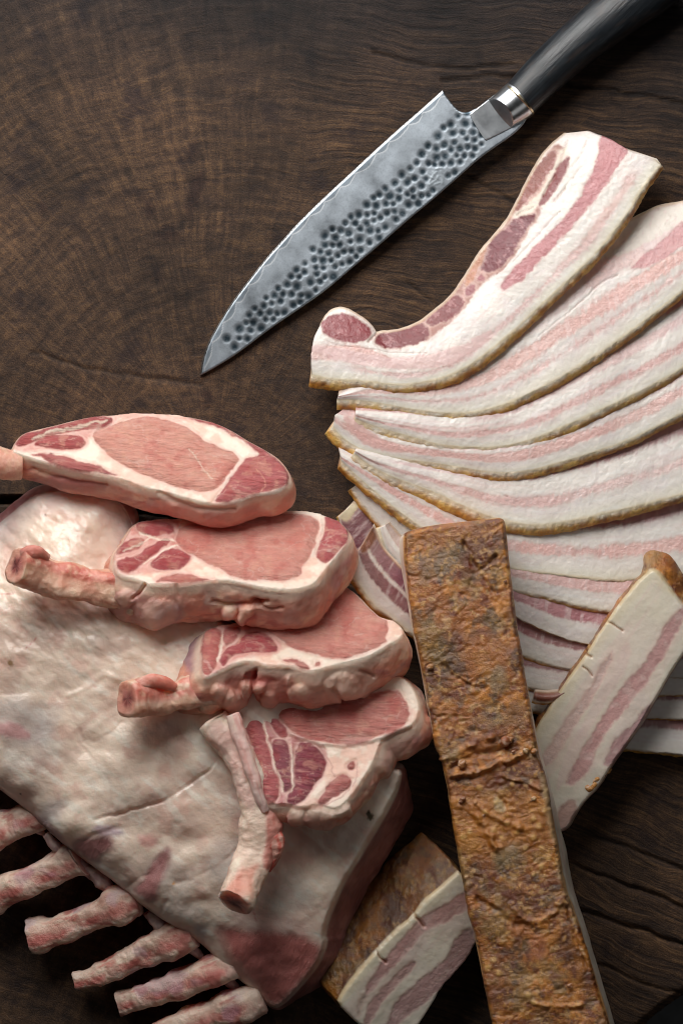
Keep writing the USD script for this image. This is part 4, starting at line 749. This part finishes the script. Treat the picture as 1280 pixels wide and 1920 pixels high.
slice_('sixth slice of bacon, passing under the top end of the brown slab',
    [(642, 868), (690, 912), (780, 985), (880, 1045), (960, 1068), (1040, 1077), (1110, 1086), (1190, 1088), (1280, 1078), (1340, 1070)],
    [(634, 838), (700, 850), (800, 880), (900, 920), (1000, 935), (1100, 925), (1200, 905), (1290, 880), (1340, 870)], [(.24, .38, (230, 178, 170), .85), (.58, .90, (198, 138, 144), .85, .4, 2), (.6, .9, (190, 130, 130), .6, .1, .4)], seed=1500, rind=2.2, zr=.0165)
slice_('seventh slice of bacon, showing right of the brown slab', [(870, 1080), (960, 1106), (1010, 1115), (1050, 1126), (1100, 1138), (1150, 1145), (1220, 1150), (1300, 1150)],
    [(880, 1000), (960, 1020), (1040, 1030), (1110, 1035), (1200, 1035), (1300, 1020)], [(.28, .55, (226, 178, 172), .85), (.7, 1.1, (206, 150, 152), .7)], seed=1600, rind=1.8, zr=.017, creamy=.5)
slice_('eighth slice of bacon, with a ragged lower edge and no rind', [(890, 1118), (967, 1156), (1020, 1183), (1060, 1198), (1100, 1208), (1160, 1216), (1250, 1225)],
    [(900, 1040), (967, 1065), (1040, 1080), (1130, 1095), (1250, 1105)], [(.32, .60, (180, 122, 126), .95), (.7, 1.1, (214, 166, 166), .6)], seed=1700, rind=.4, zr=.0168, rindcol=(226, 210, 190), creamy=.2, T=.003)
slice_('ninth slice of bacon, half hidden in the shade beside the brown slab', [(900, 1185), (977, 1226), (1020, 1243), (1070, 1256), (1150, 1266), (1290, 1270)],
    [(920, 1110), (977, 1130), (1070, 1160), (1150, 1170), (1290, 1180)], [(.38, .75, (168, 112, 112), .95)], seed=1800, rind=1.4, zr=.0155, creamy=.4)  # from here down, lean is painted darker to carry the shading between slices
slice_('tenth slice of bacon, a white band in the shade between the slabs', [(930, 1268), (990, 1290), (1050, 1297), (1150, 1302), (1290, 1302), (1340, 1300)],
    [(930, 1190), (1000, 1205), (1100, 1215), (1290, 1215), (1340, 1212)], [(.42, .8, (170, 114, 116), .95)], seed=1900, rind=1.2, zr=.0145, creamy=.3)
slice_('eleventh slice of bacon, next to last at the right edge', [(960, 1318), (1000, 1334), (1060, 1340), (1213, 1345), (1290, 1348), (1340, 1348)],
    [(960, 1250), (1100, 1262), (1290, 1262), (1340, 1262)], [(.40, .8, (172, 118, 118), .95)], seed=2000, rind=1.2, zr=.0135, creamy=.3)
slice_('lowest slice of bacon, its grey white edge on the wood at the right', [(1060, 1385), (1120, 1396), (1174, 1402), (1230, 1409), (1290, 1416), (1340, 1420)],
    [(1060, 1310), (1150, 1312), (1290, 1316), (1340, 1318)], [(.46, .95, (172, 118, 118), .95)], seed=2100, rind=1.5, zr=.0115, creamy=.3)
G2 = 'darker bacon ends beside the brown slab'
slice_('bacon end with a broad grey white stripe, left of the brown slab top', [(661, 914), (682, 946), (710, 980), (732, 1009), (753, 1026), (800, 1056)], [(700, 885), (760, 900), (830, 920), (890, 960), (920, 1000)], [(.30, 1.2, (120, 78, 70), .95)], zr=.0105, slope=.06, seed=2200, rind=1.6, group=G2, creamy=.4, polys=[([(738, 928), (752, 934), (754, 950), (762, 966), (780, 974), (776, 982), (755, 970), (744, 950)], (216, 186, 150), .85)])
slice_('dark purple bacon end with a lump of fat at its tip, against the second chop', [(636, 968), (645, 1000), (656, 1030), (664, 1060)], [(664, 938), (690, 950), (706, 980), (712, 1012)], [(.0, 1.1, (112, 62, 72), .95)], zr=.0062, slope=.02, seed=2300, rind=1.0, group=G2, creamy=0, polys=[([(634, 966), (650, 946), (672, 936), (686, 946), (668, 954), (660, 972), (645, 982)], (226, 208, 170), .95)])
slice_('thin brown edged bacon end squeezed against the brown slab', [(711, 990), (722, 1030), (738, 1060), (762, 1085), (800, 1110)], [(728, 980), (752, 1010), (780, 1030), (820, 1050)], [(.6, 1.1, (190, 150, 140), .6)], zr=.0125, slope=.1, seed=2400, rind=2.4, group=G2)
slice_('striped bacon end lying over the third chop, pointed brown tip', [(657, 1060), (664, 1084), (684, 1112), (703, 1139), (732, 1158), (776, 1192), (820, 1225)], [(699, 986), (712, 1024), (738, 1054), (768, 1084), (800, 1120), (840, 1160)], [(.32, .60, (136, 86, 90), .95), (.68, 1.2, (146, 98, 106), .95)], zr=.030, z_end=.016, slope=.16, seed=2500, rind=1.8, group=G2, zu_min=.012, polys=[([(699, 984), (708, 1010), (690, 1036), (672, 1036), (680, 1012)], (136, 82, 52), .9)])
slice_('small curled brown tip of bacon beside the brown slab', [(1000, 1312), (1020, 1318), (1044, 1314), (1060, 1304)], [(1002, 1298), (1024, 1300), (1044, 1299), (1060, 1292)], [(.0, 1.1, (140, 78, 60), .9)], zr=.021, slope=.1, seed=2600, rind=1.0, group=G2, creamy=0)

# ------------------------------------------------------------------ bacon slabs
def rind_paint(P, v, seed, lighten=(), dark=.76):
    q = np.c_[P, P[:, :1] * 0]
    C = flat(len(P), (182, 110, 50)); blend(C, .8 * sstep(.48, .62, fbm(q, .03, 4, seed)), (222, 144, 58)); blend(C, .75 * sstep(.52, .36, fbm(q, .022, 4, seed + 1)), (92, 50, 28)); blend(C, .8 * sstep(.56, .66, fbm(q, .025, 4, seed + 2)), (168, 130, 78))
    blend(C, .45 * sstep(.57, .65, fbm(q, .018, 4, seed + 3)), (140, 116, 80)); blend(C, .75 * sstep(.56, .66, fbm(q, .07, 3, seed + 4)), (118, 50, 28)); blend(C, .8 * sstep(.60, .69, fbm(q, .10, 3, seed + 5)), (214, 166, 106)); blend(C, .6 * sstep(.6, .68, fbm(q, .05, 3, seed + 6)), (74, 60, 46))
    for poly, col, op, soft in lighten: fill(C, warp(P, 14, .03, seed + 7), poly, col, soft, op=op)
    fs = fbm(q, .22, 3, seed + 8); blend(C, .5 * sstep(.56, .66, fs) * sstep(.42, .58, fbm(q, .03, 3, seed + 9)), (236, 176, 92)); blend(C, .35 * sstep(.44, .34, fs), (96, 50, 28))  # fine gold flecks paint in the glitter of the crust, plus dark grains
    return C * dark

def block(label, plane, face, T, leans, skew=(0, 0), rind_side=None, seed=0, rindtop=False, flare=None, wallcol=(232, 220, 200), step=.0006, relief=(), extra=None, lighten=(), bulge=.001, lab_name='fat_face', blobs=(), axis=(1.0, 0.0)):
    t = Thing('bacon_slab', label, 'bacon slab', 'thick slabs of smoked bacon')
    poly = plane.uv(chaikin(np.asarray(face, float), True, 1))
    bu = resample(ccw(poly), step, closed=True); b = topx(plane.world(np.c_[bu, np.zeros(len(bu))]))
    m = slab(poly, step, T, wall=int(T / .0009), r=.0016 if not rindtop else .0024, bulge=bulge, flare=flare(b) if flare else None, rbot=.003)
    m.v = plane.world(m.v); m.v[:, :2] += (skew(topx(m.v)) if callable(skew) else np.array(skew)) * m.frac[:, None]; m.v[:, 2] = np.maximum(m.v[:, 2], .0012)
    P = topx(m.v); q = np.c_[P, P[:, :1] * 0]; top = m.reg == 0
    PW = warp(P, 6, .04, seed) + warp(P, 4, .16, seed + 1) - P
    nw = fbm(m.v, 190, 4, seed + 2)
    h = .0008 * (fbm(m.v, 130, 3, seed + 3) - .5)
    if rindtop:
        C = rind_paint(P, m.v, seed + 20, lighten)
        g = fbm(q, .05, 4, seed + 4); h += top * (.0030 * (fbm(q, .013, 2, seed + 5) - .5) + .0006 * (g - .5) + .0004 * (fbm(q, .16, 3, seed + 6) - .5) - .0004 * sstep(.05, 0, np.abs(fbm(warp(P, 8, .04, 4) @ np.array([[.03, .012, 0], [.012, .06, 0]]), 1.0, 3, seed + 41) - .5)))
        Wc = flat(len(P), wallcol); blend(Wc, .6 * sstep(.5, .62, fbm(m.v * [1, 1, 3], 90, 3, seed + 8)), (226, 196, 184)); blend(Wc, .9 * sstep(.16, .04, m.frac + .16 * (nw - .5)), (206, 150, 84))
        endp = P[:, 1] < 1004
        Wc = np.where(endp[:, None], rind_paint(P, m.v, seed + 21), Wc)
        for c0, r0, hh in blobs: 
            d = np.hypot(P[:, 0] - c0[0], P[:, 1] - c0[1]); h += top * hh * np.sqrt(np.clip(1 - (d / r0) ** 2, 0, 1)); blend(C, .55 * sstep(r0, r0 * .3, d + 3 * (fbm(q, .15, 2, 9) - .5)) * top, (236, 190, 116))
        lab = np.where(m.reg >= 1, 1, 0)
        names, mats = ['rind', 'cut_side'], ['smoked_rind', 'bacon_fat']
        for line, w, dep in relief:
            d = seg_dist(warp(P, 9, .04, 5) + warp(P, 4, .12, 15) - P, chaikin(line, False, 2), False); w = w * 1.25; mod = .15 + .6 * sstep(.35, .65, fbm(q, .06, 3, seed + 40)); h += dep * mod * sstep(w, 0, d) * top
            if dep < 0: blend(C, .5 * sstep(w * .6, 0, d) * top * np.minimum(mod, 1), (96, 56, 34))
            else: blend(C, .35 * sstep(w * .8, 0, d) * top * np.minimum(mod, 1), (176, 128, 80))
    else:
        C = flat(len(P), (238, 226, 206)); AX = np.c_[P @ np.array(axis), P @ np.array([-axis[1], axis[0]]), P[:, 0] * 0]; blend(C, .5 * sstep(.48, .62, fbm(AX * [.006, .07, 1], 1.0, 4, seed + 4)), (238, 212, 198)); blend(C, .3 * sstep(.55, .66, fbm(q, .012, 3, seed + 5)), (232, 212, 206))
        lean = np.zeros(len(P))
        for poly_, col, op in leans:
            blend(C, .45 * op * sstep(9, -2, seg_dist(PW, chaikin(poly_, True, 2), True)) * top, (236, 204, 192)); a = fill(C, PW, poly_, col, 3.6, op=op * .92, where=top * 1.0); lean = np.maximum(lean, a if op > .5 else 0); blend(C, .4 * a * sstep(.54, .68, fbm(AX * [.02, .16, 1], 1.0, 4, seed + 14)), (238, 208, 196)); blend(C, .3 * a * sstep(.46, .34, fbm(AX * [.02, .13, 1], 1.0, 4, seed + 15)), tuple(np.array(col) * .82))
            blend(C, a * .35 * sstep(.57, .68, fbm(q, .06, 4, seed + 6)), (240, 216, 206))
        h += top * .0006 * (fbm(q, .03, 3, seed + 7) - .5) - .0003 * lean
        near = sstep(7, 1, m.d / S * 1.0) * top; rs = rind_side(P) if rind_side else np.zeros(len(P))
        blend(C, .55 * near * rs * sstep(.4, .55, nw + .1), (196, 150, 86)); blend(C, .3 * sstep(24, 5, m.d / S) * top * rs, (238, 216, 160))
        for line, w, dep in relief:
            d = seg_dist(warp(P, 2, .1, 5), chaikin(line, False, 2), False); h += dep * sstep(w, 0, d) * top
            if dep < 0: blend(C, .75 * sstep(w * .8, 0, d) * top, (150, 90, 46))
        Wr = rind_paint(P, m.v, seed + 20, dark=.80 if seed == 3000 else .40); Wf = flat(len(P), wallcol); blend(Wf, sstep(.5, .62, nw), (206, 156, 150)); h += (m.reg >= 1) * rs * (.0022 * (fbm(m.v, 160, 4, seed + 9) - .5))
        Wc = Wr * rs[:, None] + Wf * (1 - rs[:, None])
        lab = np.where(m.reg >= 1, np.where(rs > .5, 2, 3), np.where(lean > .5, 1, 0))
        names, mats = ['fat_layer', 'lean_layer', 'rind', 'cut_side'], ['bacon_fat', 'bacon_lean', 'smoked_rind', 'bacon_fat']
    C = np.where((m.reg >= 1)[:, None], Wc, C) * (.96 + .08 * fbm(m.v, 900, 2, seed + 10))[:, None]
    displace(m, h); t.split(m, C, lab.astype(int), names, mats)
    if extra: extra(t)
    t.finish()

def crumb(t, a, b, z, r_, i, col=(196, 134, 76)):
    bone(t, 'crust_crumb', [(a - r_ * .7, b + r_ * .5, z), (a, b, z + .0008), (a + r_ * .7, b - r_ * .5, z)], [(r_ * .4, r_ * .4), (r_ * .8, r_ * .6), (r_ * .4, r_ * .4)], n=14, seg=16, seed=3300 + i, tip0=True, tip1=True, topang=None, side=col, low=(120, 72, 40), amp=.0022, marrow=col, mat='smoked_rind')
def extraB(t):
    for i, (a, b, r_) in enumerate([(1128, 1448, 11), (1118, 1462, 13), (1108, 1474, 10), (1140, 1446, 9), (1136, 1440, 7)]): crumb(t, a, b, .020, r_, i, (200, 136, 70))
block('middle-sized bacon slab leaning on the slices at the right, striped cut face up', Plane(1150, 1300, .026, .10, .075),
    [(1207, 1080), (1222, 1066), (1236, 1074), (1256, 1104), (1288, 1148), (1312, 1188), (1282, 1226), (1259, 1260), (1232, 1306), (1206, 1353), (1174, 1399), (1147, 1435), (1122, 1477), (1097, 1501), (1076, 1531), (1067, 1551), (1052, 1562), (1010, 1562), (985, 1480), (990, 1400), (1006, 1361), (1028, 1330), (1060, 1279), (1099, 1226), (1126, 1181), (1160, 1133), (1195, 1091)], .012,
    [([(1285, 1136), (1262, 1152), (1250, 1170), (1232, 1204), (1206, 1246), (1178, 1274), (1152, 1311), (1121, 1359), (1099, 1393), (1078, 1430), (1060, 1470), (1064, 1476), (1084, 1464), (1104, 1444), (1114, 1414), (1138, 1370), (1171, 1333), (1198, 1292), (1232, 1250), (1259, 1206), (1280, 1166)], (208, 150, 148), .9),
     ([(1150, 1214), (1128, 1248), (1106, 1284), (1074, 1334), (1040, 1382), (1016, 1414), (1010, 1440), (1030, 1432), (1054, 1398), (1086, 1350), (1118, 1300), (1140, 1256)], (232, 190, 180), .75),
     ([(1180, 1190), (1150, 1250), (1110, 1330), (1060, 1410), (1040, 1480), (1052, 1480), (1090, 1400), (1140, 1310), (1180, 1240)], (238, 206, 200), .4),
     ([(1226, 1318), (1206, 1332), (1184, 1362), (1158, 1382), (1142, 1404), (1131, 1436), (1148, 1436), (1176, 1398), (1206, 1352)], (192, 138, 142), .85), ([(1046, 1520), (1060, 1502), (1084, 1500), (1080, 1524), (1066, 1550), (1050, 1558), (1040, 1540)], (206, 152, 140), .8)],
    rind_side=lambda P: np.maximum(sstep(.5, -.5, (P[:, 0] - 1006) * .815 + (P[:, 1] - 1361) * .58 - 22) , sstep(0, 20, (P[:, 0] - 1205) * 0.6 - (P[:, 1] - 1085) * 1.0 + 12) * (P[:, 1] < 1180)),
    flare=lambda b: np.where((b[:, 1] < 1150) & (b[:, 0] > 1215), .010, 0), relief=[([(1138, 1166), (1152, 1172), (1167, 1184)], 3, -.0012), ([(1093, 1250), (1104, 1258), (1110, 1268)], 3, -.0012), ([(1098, 1226), (1108, 1232)], 4, -.0012)], seed=3000, axis=(-.58, .815), extra=extraB, wallcol=(206, 170, 150))
block('short bacon slab at the bottom, lying with its pink striped cut face up under the brown slab', Plane(740, 1760, .034, -.26, .20),
    [(633, 1884), (640, 1868), (652, 1850), (680, 1815), (707, 1784), (737, 1752), (775, 1720), (795, 1692), (820, 1672), (845, 1648), (866, 1632), (900, 1700), (905, 1750), (890, 1776), (880, 1797), (852, 1830), (830, 1852), (805, 1895), (795, 1911), (760, 1960), (715, 1960), (690, 1937), (662, 1913)], .030,
    [([(885, 1670), (880, 1708), (832, 1730), (800, 1742), (780, 1767), (760, 1790), (727, 1822), (695, 1860), (682, 1866), (690, 1842), (705, 1825), (720, 1800), (742, 1777), (765, 1745), (795, 1715), (832, 1698), (865, 1676)], (206, 150, 146), .9),
     ([(782, 1804), (770, 1825), (745, 1847), (720, 1877), (702, 1912), (687, 1930), (680, 1912), (700, 1872), (730, 1842), (745, 1825), (770, 1803)], (204, 152, 148), .85),
     ([(888, 1735), (895, 1775), (852, 1830), (830, 1852), (780, 1895), (745, 1925), (715, 1940), (738, 1886), (780, 1847), (825, 1805), (845, 1785), (852, 1758)], (188, 142, 142), .9), ([(672, 1880), (684, 1862), (690, 1870), (676, 1905), (664, 1912)], (206, 176, 160), .6)],
    skew=(-.011, .011), rind_side=lambda P: sstep(.5, -.5, (P[:, 0] - 633) * .72 + (P[:, 1] - 1884) * .70 - 6) * (P[:, 0] < 880), 
    relief=[([(778, 1718), (788, 1728), (795, 1738)], 5, -.0016), ([(707, 1786), (714, 1798), (724, 1806)], 4, -.0014)], seed=3100, axis=(.70, -.714), wallcol=(200, 176, 160))
def extraA(t):
    rg = np.random.default_rng(5)
    for i, (a, b, r_) in enumerate([(806, 1250, 6), (946, 1090, 5), (998, 1500, 8), (955, 1388, 12), (945, 1392, 9), (985, 1408, 8), (976, 1415, 7), (962, 1410, 5), (841, 1392, 5), (1000, 1410, 6), (865, 1500, 7), (908, 1528, 5), (866, 1432, 10), (1068, 1848, 7)]):
        pz = planeA.hit(np.array([[a, b]]))[0, 2]; crumb(t, a, b, pz + .0002, r_ * .85, 20 + i, [(166, 110, 62), (146, 86, 48), (186, 146, 100)][i % 3])
planeA = Plane(900, 1400, .061, .10, -.058)
block('long bacon slab lying rind up, brown crusted and wrinkled, over the other slabs', planeA,
    [(755, 1010), (758, 1001), (768, 995), (810, 984), (880, 977), (923, 972), (941, 970), (947, 978), (949, 1007), (954, 1042), (958, 1082), (961, 1112), (967, 1159), (974, 1206), (980, 1241), (987, 1288), (996, 1340), (1006, 1400), (1019, 1450), (1029, 1500), (1039, 1560), (1045, 1590), (1057, 1655), (1067, 1690), (1094, 1765), (1111, 1823), (1134, 1892), (1142, 1920), (1162, 1985), (932, 1985), (922, 1920), (912, 1870), (900, 1820), (889, 1760), (875, 1700), (863, 1640), (855, 1590), (845, 1530), (836, 1470), (826, 1425), (813, 1390), (806, 1350), (797, 1300), (785, 1230), (773, 1165), (765, 1110), (757, 1050)], .036, [], skew=lambda P: np.c_[np.interp(P[:, 1], [1000, 1060, 1350, 1600, 1920], [-.0046, -.0044, -.0012, .0030, .0008]), P[:, 0] * 0], seed=3200, rindtop=True, step=.0007,
    relief=[([(868, 1015), (878, 1045), (892, 1068), (900, 1072), (915, 1062), (930, 1044)], 6, -.0030), ([(892, 1075), (880, 1095), (862, 1118)], 4, -.0016), ([(905, 1080), (918, 1105), (930, 1130)], 4, -.0014), ([(765, 1080), (800, 1088), (830, 1072)], 4, -.0014), ([(828, 1245), (850, 1270), (890, 1290), (912, 1286)], 4, -.0014), ([(800, 1370 - 30), (830, 1345), (850, 1340)], 4, -.0010),
            ([(828, 1426), (860, 1412), (890, 1396), (922, 1384)], 7, .0036), ([(850, 1455), (890, 1450), (930, 1430), (965, 1420), (990, 1404)], 7, .0042), ([(835, 1440), (870, 1430), (920, 1412), (955, 1398)], 8, -.0026), ([(950, 1458), (985, 1468), (1015, 1478)], 5, .0026), ([(855, 1462), (900, 1460)], 5, -.0016),
            ([(890, 1505), (920, 1530), (970, 1550), (1015, 1556)], 6, .0026), ([(850, 1500), (890, 1520), (915, 1560), (935, 1590)], 10, .0030), ([(926, 1490), (938, 1500), (944, 1512)], 4, -.0020), ([(958, 1700), (980, 1725), (1005, 1730), (1030, 1712), (1050, 1690)], 7, .0026), ([(900, 1690), (940, 1720), (970, 1735)], 8, -.0022), ([(1060, 1700), (1080, 1760), (1100, 1820)], 5, -.0022), ([(1000, 1880), (1040, 1890), (1090, 1885)], 6, .0022)],
    lighten=[([(760, 1000), (850, 985), (945, 975), (948, 1000), (850, 1012), (765, 1030)], (170, 106, 56), .75, 14), ([(790, 1030), (870, 1025), (860, 1080), (790, 1090)], (140, 116, 86), .6, 12), ([(775, 1160), (820, 1160), (840, 1240), (800, 1260)], (150, 118, 62), .6, 14), ([(860, 1200), (950, 1180), (960, 1270), (880, 1260)], (196, 116, 36), .6, 18), ([(915, 1250), (945, 1245), (950, 1300), (915, 1310)], (160, 138, 104), .7, 8),
             ([(842, 1495), (920, 1480), (1030, 1500), (1045, 1600), (960, 1600), (860, 1600)], (206, 128, 42), .65, 20), ([(855, 1560), (890, 1560), (900, 1600), (860, 1600)], (220, 150, 60), .6, 10), ([(930, 1488), (945, 1500), (950, 1520), (930, 1522), (922, 1505)], (206, 176, 130), .9, 3), ([(930, 1590), (980, 1590), (985, 1620), (935, 1625)], (156, 138, 104), .6, 12),
             ([(980, 1760), (1020, 1750), (1030, 1790), (1000, 1810)], (190, 110, 80), .6, 12), ([(900, 1780), (960, 1780), (960, 1900), (930, 1900)], (110, 58, 30), .5, 20), ([(1040, 1740), (1080, 1760), (1110, 1860), (1060, 1840)], (104, 56, 30), .5, 20), ([(1010, 1450), (1022, 1450), (1050, 1600), (1090, 1730), (1075, 1720), (1040, 1620)], (232, 206, 160), .5, 6)],
    blobs=[((x, y), r_, .00035) for x, y, r_ in [(898, 1478, 8), (930, 1505, 7), (1000, 1535, 7), (1010, 1548, 8), (970, 1560, 7), (1000, 1570, 8), (985, 1590, 7), (1015, 1590, 6), (880, 1560, 7), (868, 1570, 8), (862, 1500, 7), (908, 1524, 8), (925, 1556, 7), (1020, 1520, 6), (1028, 1610, 7), (1015, 1625, 7), (1000, 1640, 6), (960, 1470, 6), (950, 1545, 6), (940, 1570, 6), (925, 1800, 8), (915, 1815, 9), (935, 1825, 8), (1000, 1880, 7), (990, 1865, 8)]], extra=extraA, bulge=.0005)

# ------------------------------------------------------------------ the knife
def build_knife():
    t = Thing('kitchen_knife', 'kitchen knife with hammered steel blade, polished bolster and black wooden handle', 'knife')
    edge = [(374, 704), (380, 668), (393, 635), (409, 607), (430, 572), (451, 544), (474, 514), (500, 481), (526, 453), (555, 420), (607, 369), (654, 326), (701, 282), (745, 242), (790, 203), (829, 168)]
    heel = [(829, 168), (838, 182), (854, 202), (865, 210), (880, 209), (894, 201), (912, 188), (932, 172), (960, 168), (985, 196), (990, 220), (970, 245), (947, 262)]
    spine = [(947, 262), (900, 294), (854, 336), (806, 378), (771, 406), (710, 460), (654, 507), (610, 545), (561, 579), (502, 619), (444, 664), (398, 692), (374, 705)]
    E = resample(chaikin(edge, False, 2), n=200)
    out = np.vstack([E, chaikin(heel, False, 2)[1:], resample(chaikin(spine, False, 2), n=120)[1:-1]])
    # the blade's plane rises from the tip to the handle
    ax = np.array([970 - 374, -(215 - 704)], float); ax /= np.linalg.norm(ax); L = .20
    g = .0100 / L
    pl = Plane(374, 704, .0022, ax[0] * g, ax[1] * g)
    poly = pl.uv(out); step = .00052
    b = resample(ccw(poly), step, closed=True); m = slab(poly, step, .0018, wall=4, r=.0003, rbot=.0002)
    m.v = pl.world(m.v); P = topx(m.v); top = m.reg == 0
    ds, de = seg_dist(P, spine, False), seg_dist(P, E, False)
    h = np.zeros(len(P)); C = flat(len(P), (180, 189, 198))
    rg = np.random.default_rng(11); al = (P - [374, 704]) @ np.array([ax[0], -ax[1]])
    # Damascus figure
    q = np.c_[P, P[:, :1] * 0]; w = fbm(q, .05, 3, 700) * 9 + al * .004
    lines = np.abs((w * 3.2) % 1 - .5) * 2; blend(C, .42 * sstep(.55, .95, lines), (150, 158, 166)); blend(C, .30 * sstep(.5, .66, fbm(q, .02, 3, 701)), (166, 174, 182))
    # hammered dents
    pts = []
    tries = 0
    while len(pts) < 170 and tries < 40000:
        tries += 1
        a_ = rg.uniform(82, 760); c_ = rg.uniform(9, 88)
        lim = 14 + 62 * min(1, a_ / 330) if a_ < 600 else 84
        if c_ > lim + rg.uniform(-24, 6): continue
        # foot on the spine
        k = np.interp(a_, np.linspace(0, 770, len(spine)), np.arange(len(spine)))
        sp = np.array(spine[::-1], float); dd = (sp - [374, 704]) @ np.array([ax[0], -ax[1]]); f = np.array([np.interp(a_, dd, sp[:, 0]), np.interp(a_, dd, sp[:, 1])])
        p = f + c_ * np.array([-ax[1], -ax[0]]); r_ = rg.uniform(7.5, 13.0)
        if p[0] > 905: continue
        if 800 < p[0] < 835 and 310 < p[1] < 350: continue
        if any(np.hypot(*(p - o)) < .76 * (r_ + ro) for o, ro in pts): continue
        pts.append((p, r_))
    dark = np.zeros(len(P))
    for p, r_ in pts:
        d = np.hypot(P[:, 0] - p[0], P[:, 1] - p[1]); d = d + 4.5 * (fbm(q, .09, 2, 703) - .5)
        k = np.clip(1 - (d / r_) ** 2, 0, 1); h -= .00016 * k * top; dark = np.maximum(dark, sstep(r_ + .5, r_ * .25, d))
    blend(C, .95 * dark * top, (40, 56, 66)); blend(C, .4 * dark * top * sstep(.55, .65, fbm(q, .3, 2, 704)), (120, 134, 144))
    # wavy line where the core steel shows along the edge
    sc = 7 + 7 * np.abs(np.sin(al / 13 + 3 * fbm(q, .02, 2, 705))) * (.5 + fbm(np.c_[al * .02, al * 0, al * 0], 1.0, 2, 706))
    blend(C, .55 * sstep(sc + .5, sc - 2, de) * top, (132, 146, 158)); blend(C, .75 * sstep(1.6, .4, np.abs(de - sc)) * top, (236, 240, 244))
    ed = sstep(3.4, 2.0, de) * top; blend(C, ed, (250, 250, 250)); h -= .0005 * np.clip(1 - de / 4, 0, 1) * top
    blend(C, .5 * sstep(4, 1.5, ds) * top, (120, 130, 138)); blend(C, (m.reg >= 1) * .7, (150, 140, 126))
    # a struck mark between the dents
    for ln in [[(806, 338), (812, 328), (818, 322)], [(804, 346), (816, 338), (822, 330)], [(812, 322), (822, 336)], [(818, 316), (828, 314)], [(826, 320), (830, 334), (829, 344)], [(802, 330), (812, 334)], [(815, 345), (824, 342)]]:
        a = sstep(2.6, .8, seg_dist(P, ln, False)); blend(C, .5 * a * top, (176, 186, 192)); h += .00005 * a * top
    displace(m, h)
    lab = np.where((de < 3.0) & top, 1, 0).astype(int)
    t.split(m, C, lab, ['blade', 'cutting_edge'], ['blade_steel', 'polished_steel'])
    # bolster: a rounded steel collar narrowing into the blade
    def up(px, py, z): return (px, py, z)
    cz = .0110
    bol = tube(curve([(896, 238, .0098), (912, 228, .0102), (930, 217, .0106), (950, 204, cz), (966, 192, cz), (976, 184, cz)], 130), resample(np.array([(31, 20), (33, 27), (35, 31), (38, 35), (37.5, 36.5), (37.5, 36.5)], float), n=130) * S, 96, (0, 0, 1))
    # a slanting flat is ground into the collar where the blade leaves it
    bp = topx(bol.v); along = ((bp - [902, 232]) @ np.array([ax[0], -ax[1]])) * S
    flat_z = .0121 + np.clip(along - .0105, 0, 1) * 1.5 + np.clip(along, 0, .0105) * .03
    ground = bol.v[:, 2] > flat_z; bol.v[:, 2] = np.minimum(bol.v[:, 2], flat_z)
    bc = flat(len(bol.v), (206, 210, 214))
    t.part('bolster', bol.v, bol.f, 'polished_steel', bc)
    rg_ = tube(curve([(972.0, 188, cz), (973, 187, cz), (974.4, 185.6, cz)], 8), np.tile(np.array([38, 37.]) * S, (8, 1)), 56, (0, 0, 1))  # added thin ring whose warm tint paints a gold reflection on the collar
    t.part('warm_glint_ring', rg_.v, rg_.f, 'polished_steel', flat(len(rg_.v), (204, 190, 160)))
    hp = [(973, 187, cz), (1000, 158, cz), (1040, 118, .0120), (1090, 75, .0130), (1140, 35, .0135), (1200, -8, .0135), (1260, -50, .0130)]
    hr = np.array([(37, 36), (39, 37), (43, 40), (47, 43), (49, 45), (50, 46), (48, 44)], float)
    hd = tube(curve(hp, 120), resample(hr, n=120) * S, 64, (0, 0, 1)); hd.v[:, 2] = np.maximum(hd.v[:, 2], .0008)
    hq = np.c_[hd.s * 6, np.cos(hd.a) * 2, np.sin(hd.a) * 2]; hc = flat(len(hd.v), (20, 25, 30)); gr = fbm(hq * [.8, 2.2, 2.2], 1.0, 4, 800); blend(hc, sstep(.48, .66, gr), (38, 42, 46)); blend(hc, .5 * sstep(.56, .66, fbm(hq * [1.4, 5, 5], 1.0, 3, 801)), (50, 40, 36))
    hd.v = hd.v + normals(hd.v, hd.f) * (.0002 * (gr - .5))[:, None]
    t.part('handle', hd.v, hd.f, 'handle_wood', hc)
    t.finish()
build_knife()
